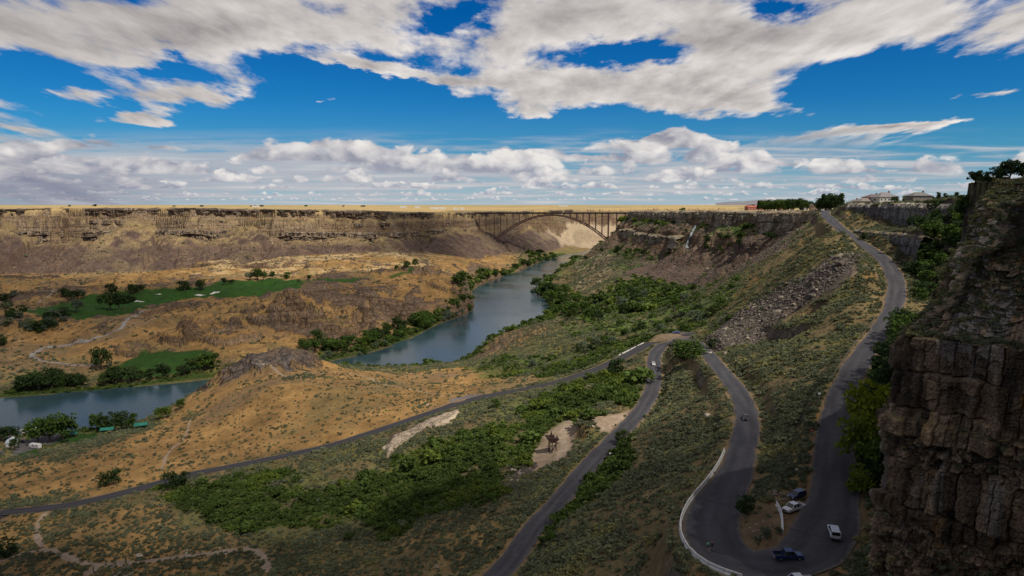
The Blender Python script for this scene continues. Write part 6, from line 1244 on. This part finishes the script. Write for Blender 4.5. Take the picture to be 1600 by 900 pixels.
x, y = at_u(1282, 860); house(x, y, -.2, 24, 12, 6.5, (.33, .24, .17), (.22, .17, .13), 'flat brown building among the pines by the road crest', None, hip=False, rh=.9)
x, y = at_u(1223, 1050); house(x, y, .1, 14, 9, 3.6, (.42, .27, .17), (.42, .27, .17), 'tan gabled house in front of the rim tree row', None, hip=False, rh=4)
x, y = at_u(1256, 930); house(x, y, .2, 8, 7, 3.4, (.6, .58, .58), (.3, .3, .34), 'small white house between the trees near the crest')
x, y = at_u(1180, 1500); house(x, y, .1, 40, 18, 7, (.35, .12, .09), (.42, .12, .09), 'far red roofed building left of the tree row', None, hip=False, rh=3)
x, y = at_u(1115, 2600); house(x, y, .05, 90, 40, 11, (.62, .58, .50), (.6, .57, .5), 'distant pale store building beyond the right rim', None, hip=False, rh=1)
x, y = at_u(1140, 2700); house(x, y, .05, 60, 30, 12, (.55, .47, .38), (.5, .44, .36), 'distant tan building right of the pale store', None, hip=False, rh=1)
x, y = at_u(1062, 2500); house(x, y, .05, 60, 26, 8, (.6, .6, .6), (.55, .55, .55), 'distant low white building beyond the waterfall rim', None, hip=False, rh=.8)
for (u, Y, w_, lab) in ((400, 3300, 30, 'small white building alone on the left far plain'), (630, 2900, 26, 'white building above the end of the sunlit wall'), (679, 2700, 34, 'longest white building on the plain left of the bridge'), (692, 2700, 22, 'white building just right of the longest one'),
 (712, 2600, 18, 'small white building close to the bridge approach'), (722, 2650, 14, 'tiny white building nearest the bridge end'), (652, 3100, 22, 'white building standing behind the other plain buildings'), (880, 5200, 70, 'faraway pale building beyond the bridge deck')):
    x, y = at_u(u, Y); house(x, y, .05, w_, 14, 5, (.75, .75, .74), (.72, .72, .72), lab, None, hip=False, rh=1.2)
# --- distant hills on the right skyline
def hills():
    m = simple_mat('far_hill', (.20, .19, .20), .95); pts = []
    az_ = np.linspace(math.radians(16.5), math.radians(21.5), 60); R_ = 30000; hh = 150+190*np.clip(fbm(az_*40, az_*0, 3, 4, 801)*.5+.45, 0, 1)*S(az_, az_[0], az_[12])*S(az_, az_[-1], az_[-12]); V = []
    for k, (rr_, f) in enumerate(((R_-2500, 0), (R_-1200, .6), (R_, 1), (R_+2500, 0))): V.append(np.stack([rr_*np.sin(az_), rr_*np.cos(az_), 100+(hh-0)*f], 1))
    tag(link('hills', np_mesh('hills', np.concatenate(V), grid_faces(4, 60)), m), 'low blue hills on the right skyline', kind='structure')
hills()
# --- waterfall on the right wall
def waterfall():
    m = simple_mat('falling_water', (.28, .31, .32), .3); W = march([(1087, 352), (1081, 364), (1076, 376), (1073, 388)]); W[:, 2] += .8; P = catmull(W, 2); n = len(P); V = []
    for i, p in enumerate(P):
        for j in range(5): V.append([p[0]+(j-2)*(.45+i*.02)+.5*math.sin(i*1.7+j), p[1]-1.2+.4*math.sin(j*2+i), p[2]+(1 if j in (1, 2, 3) else -.8)])
    tag(link('waterfall', np_mesh('waterfall', np.array(V), grid_faces(n, 5)), m), 'thin white waterfall dropping between green shrubs on the right wall', 'waterfall')
waterfall()
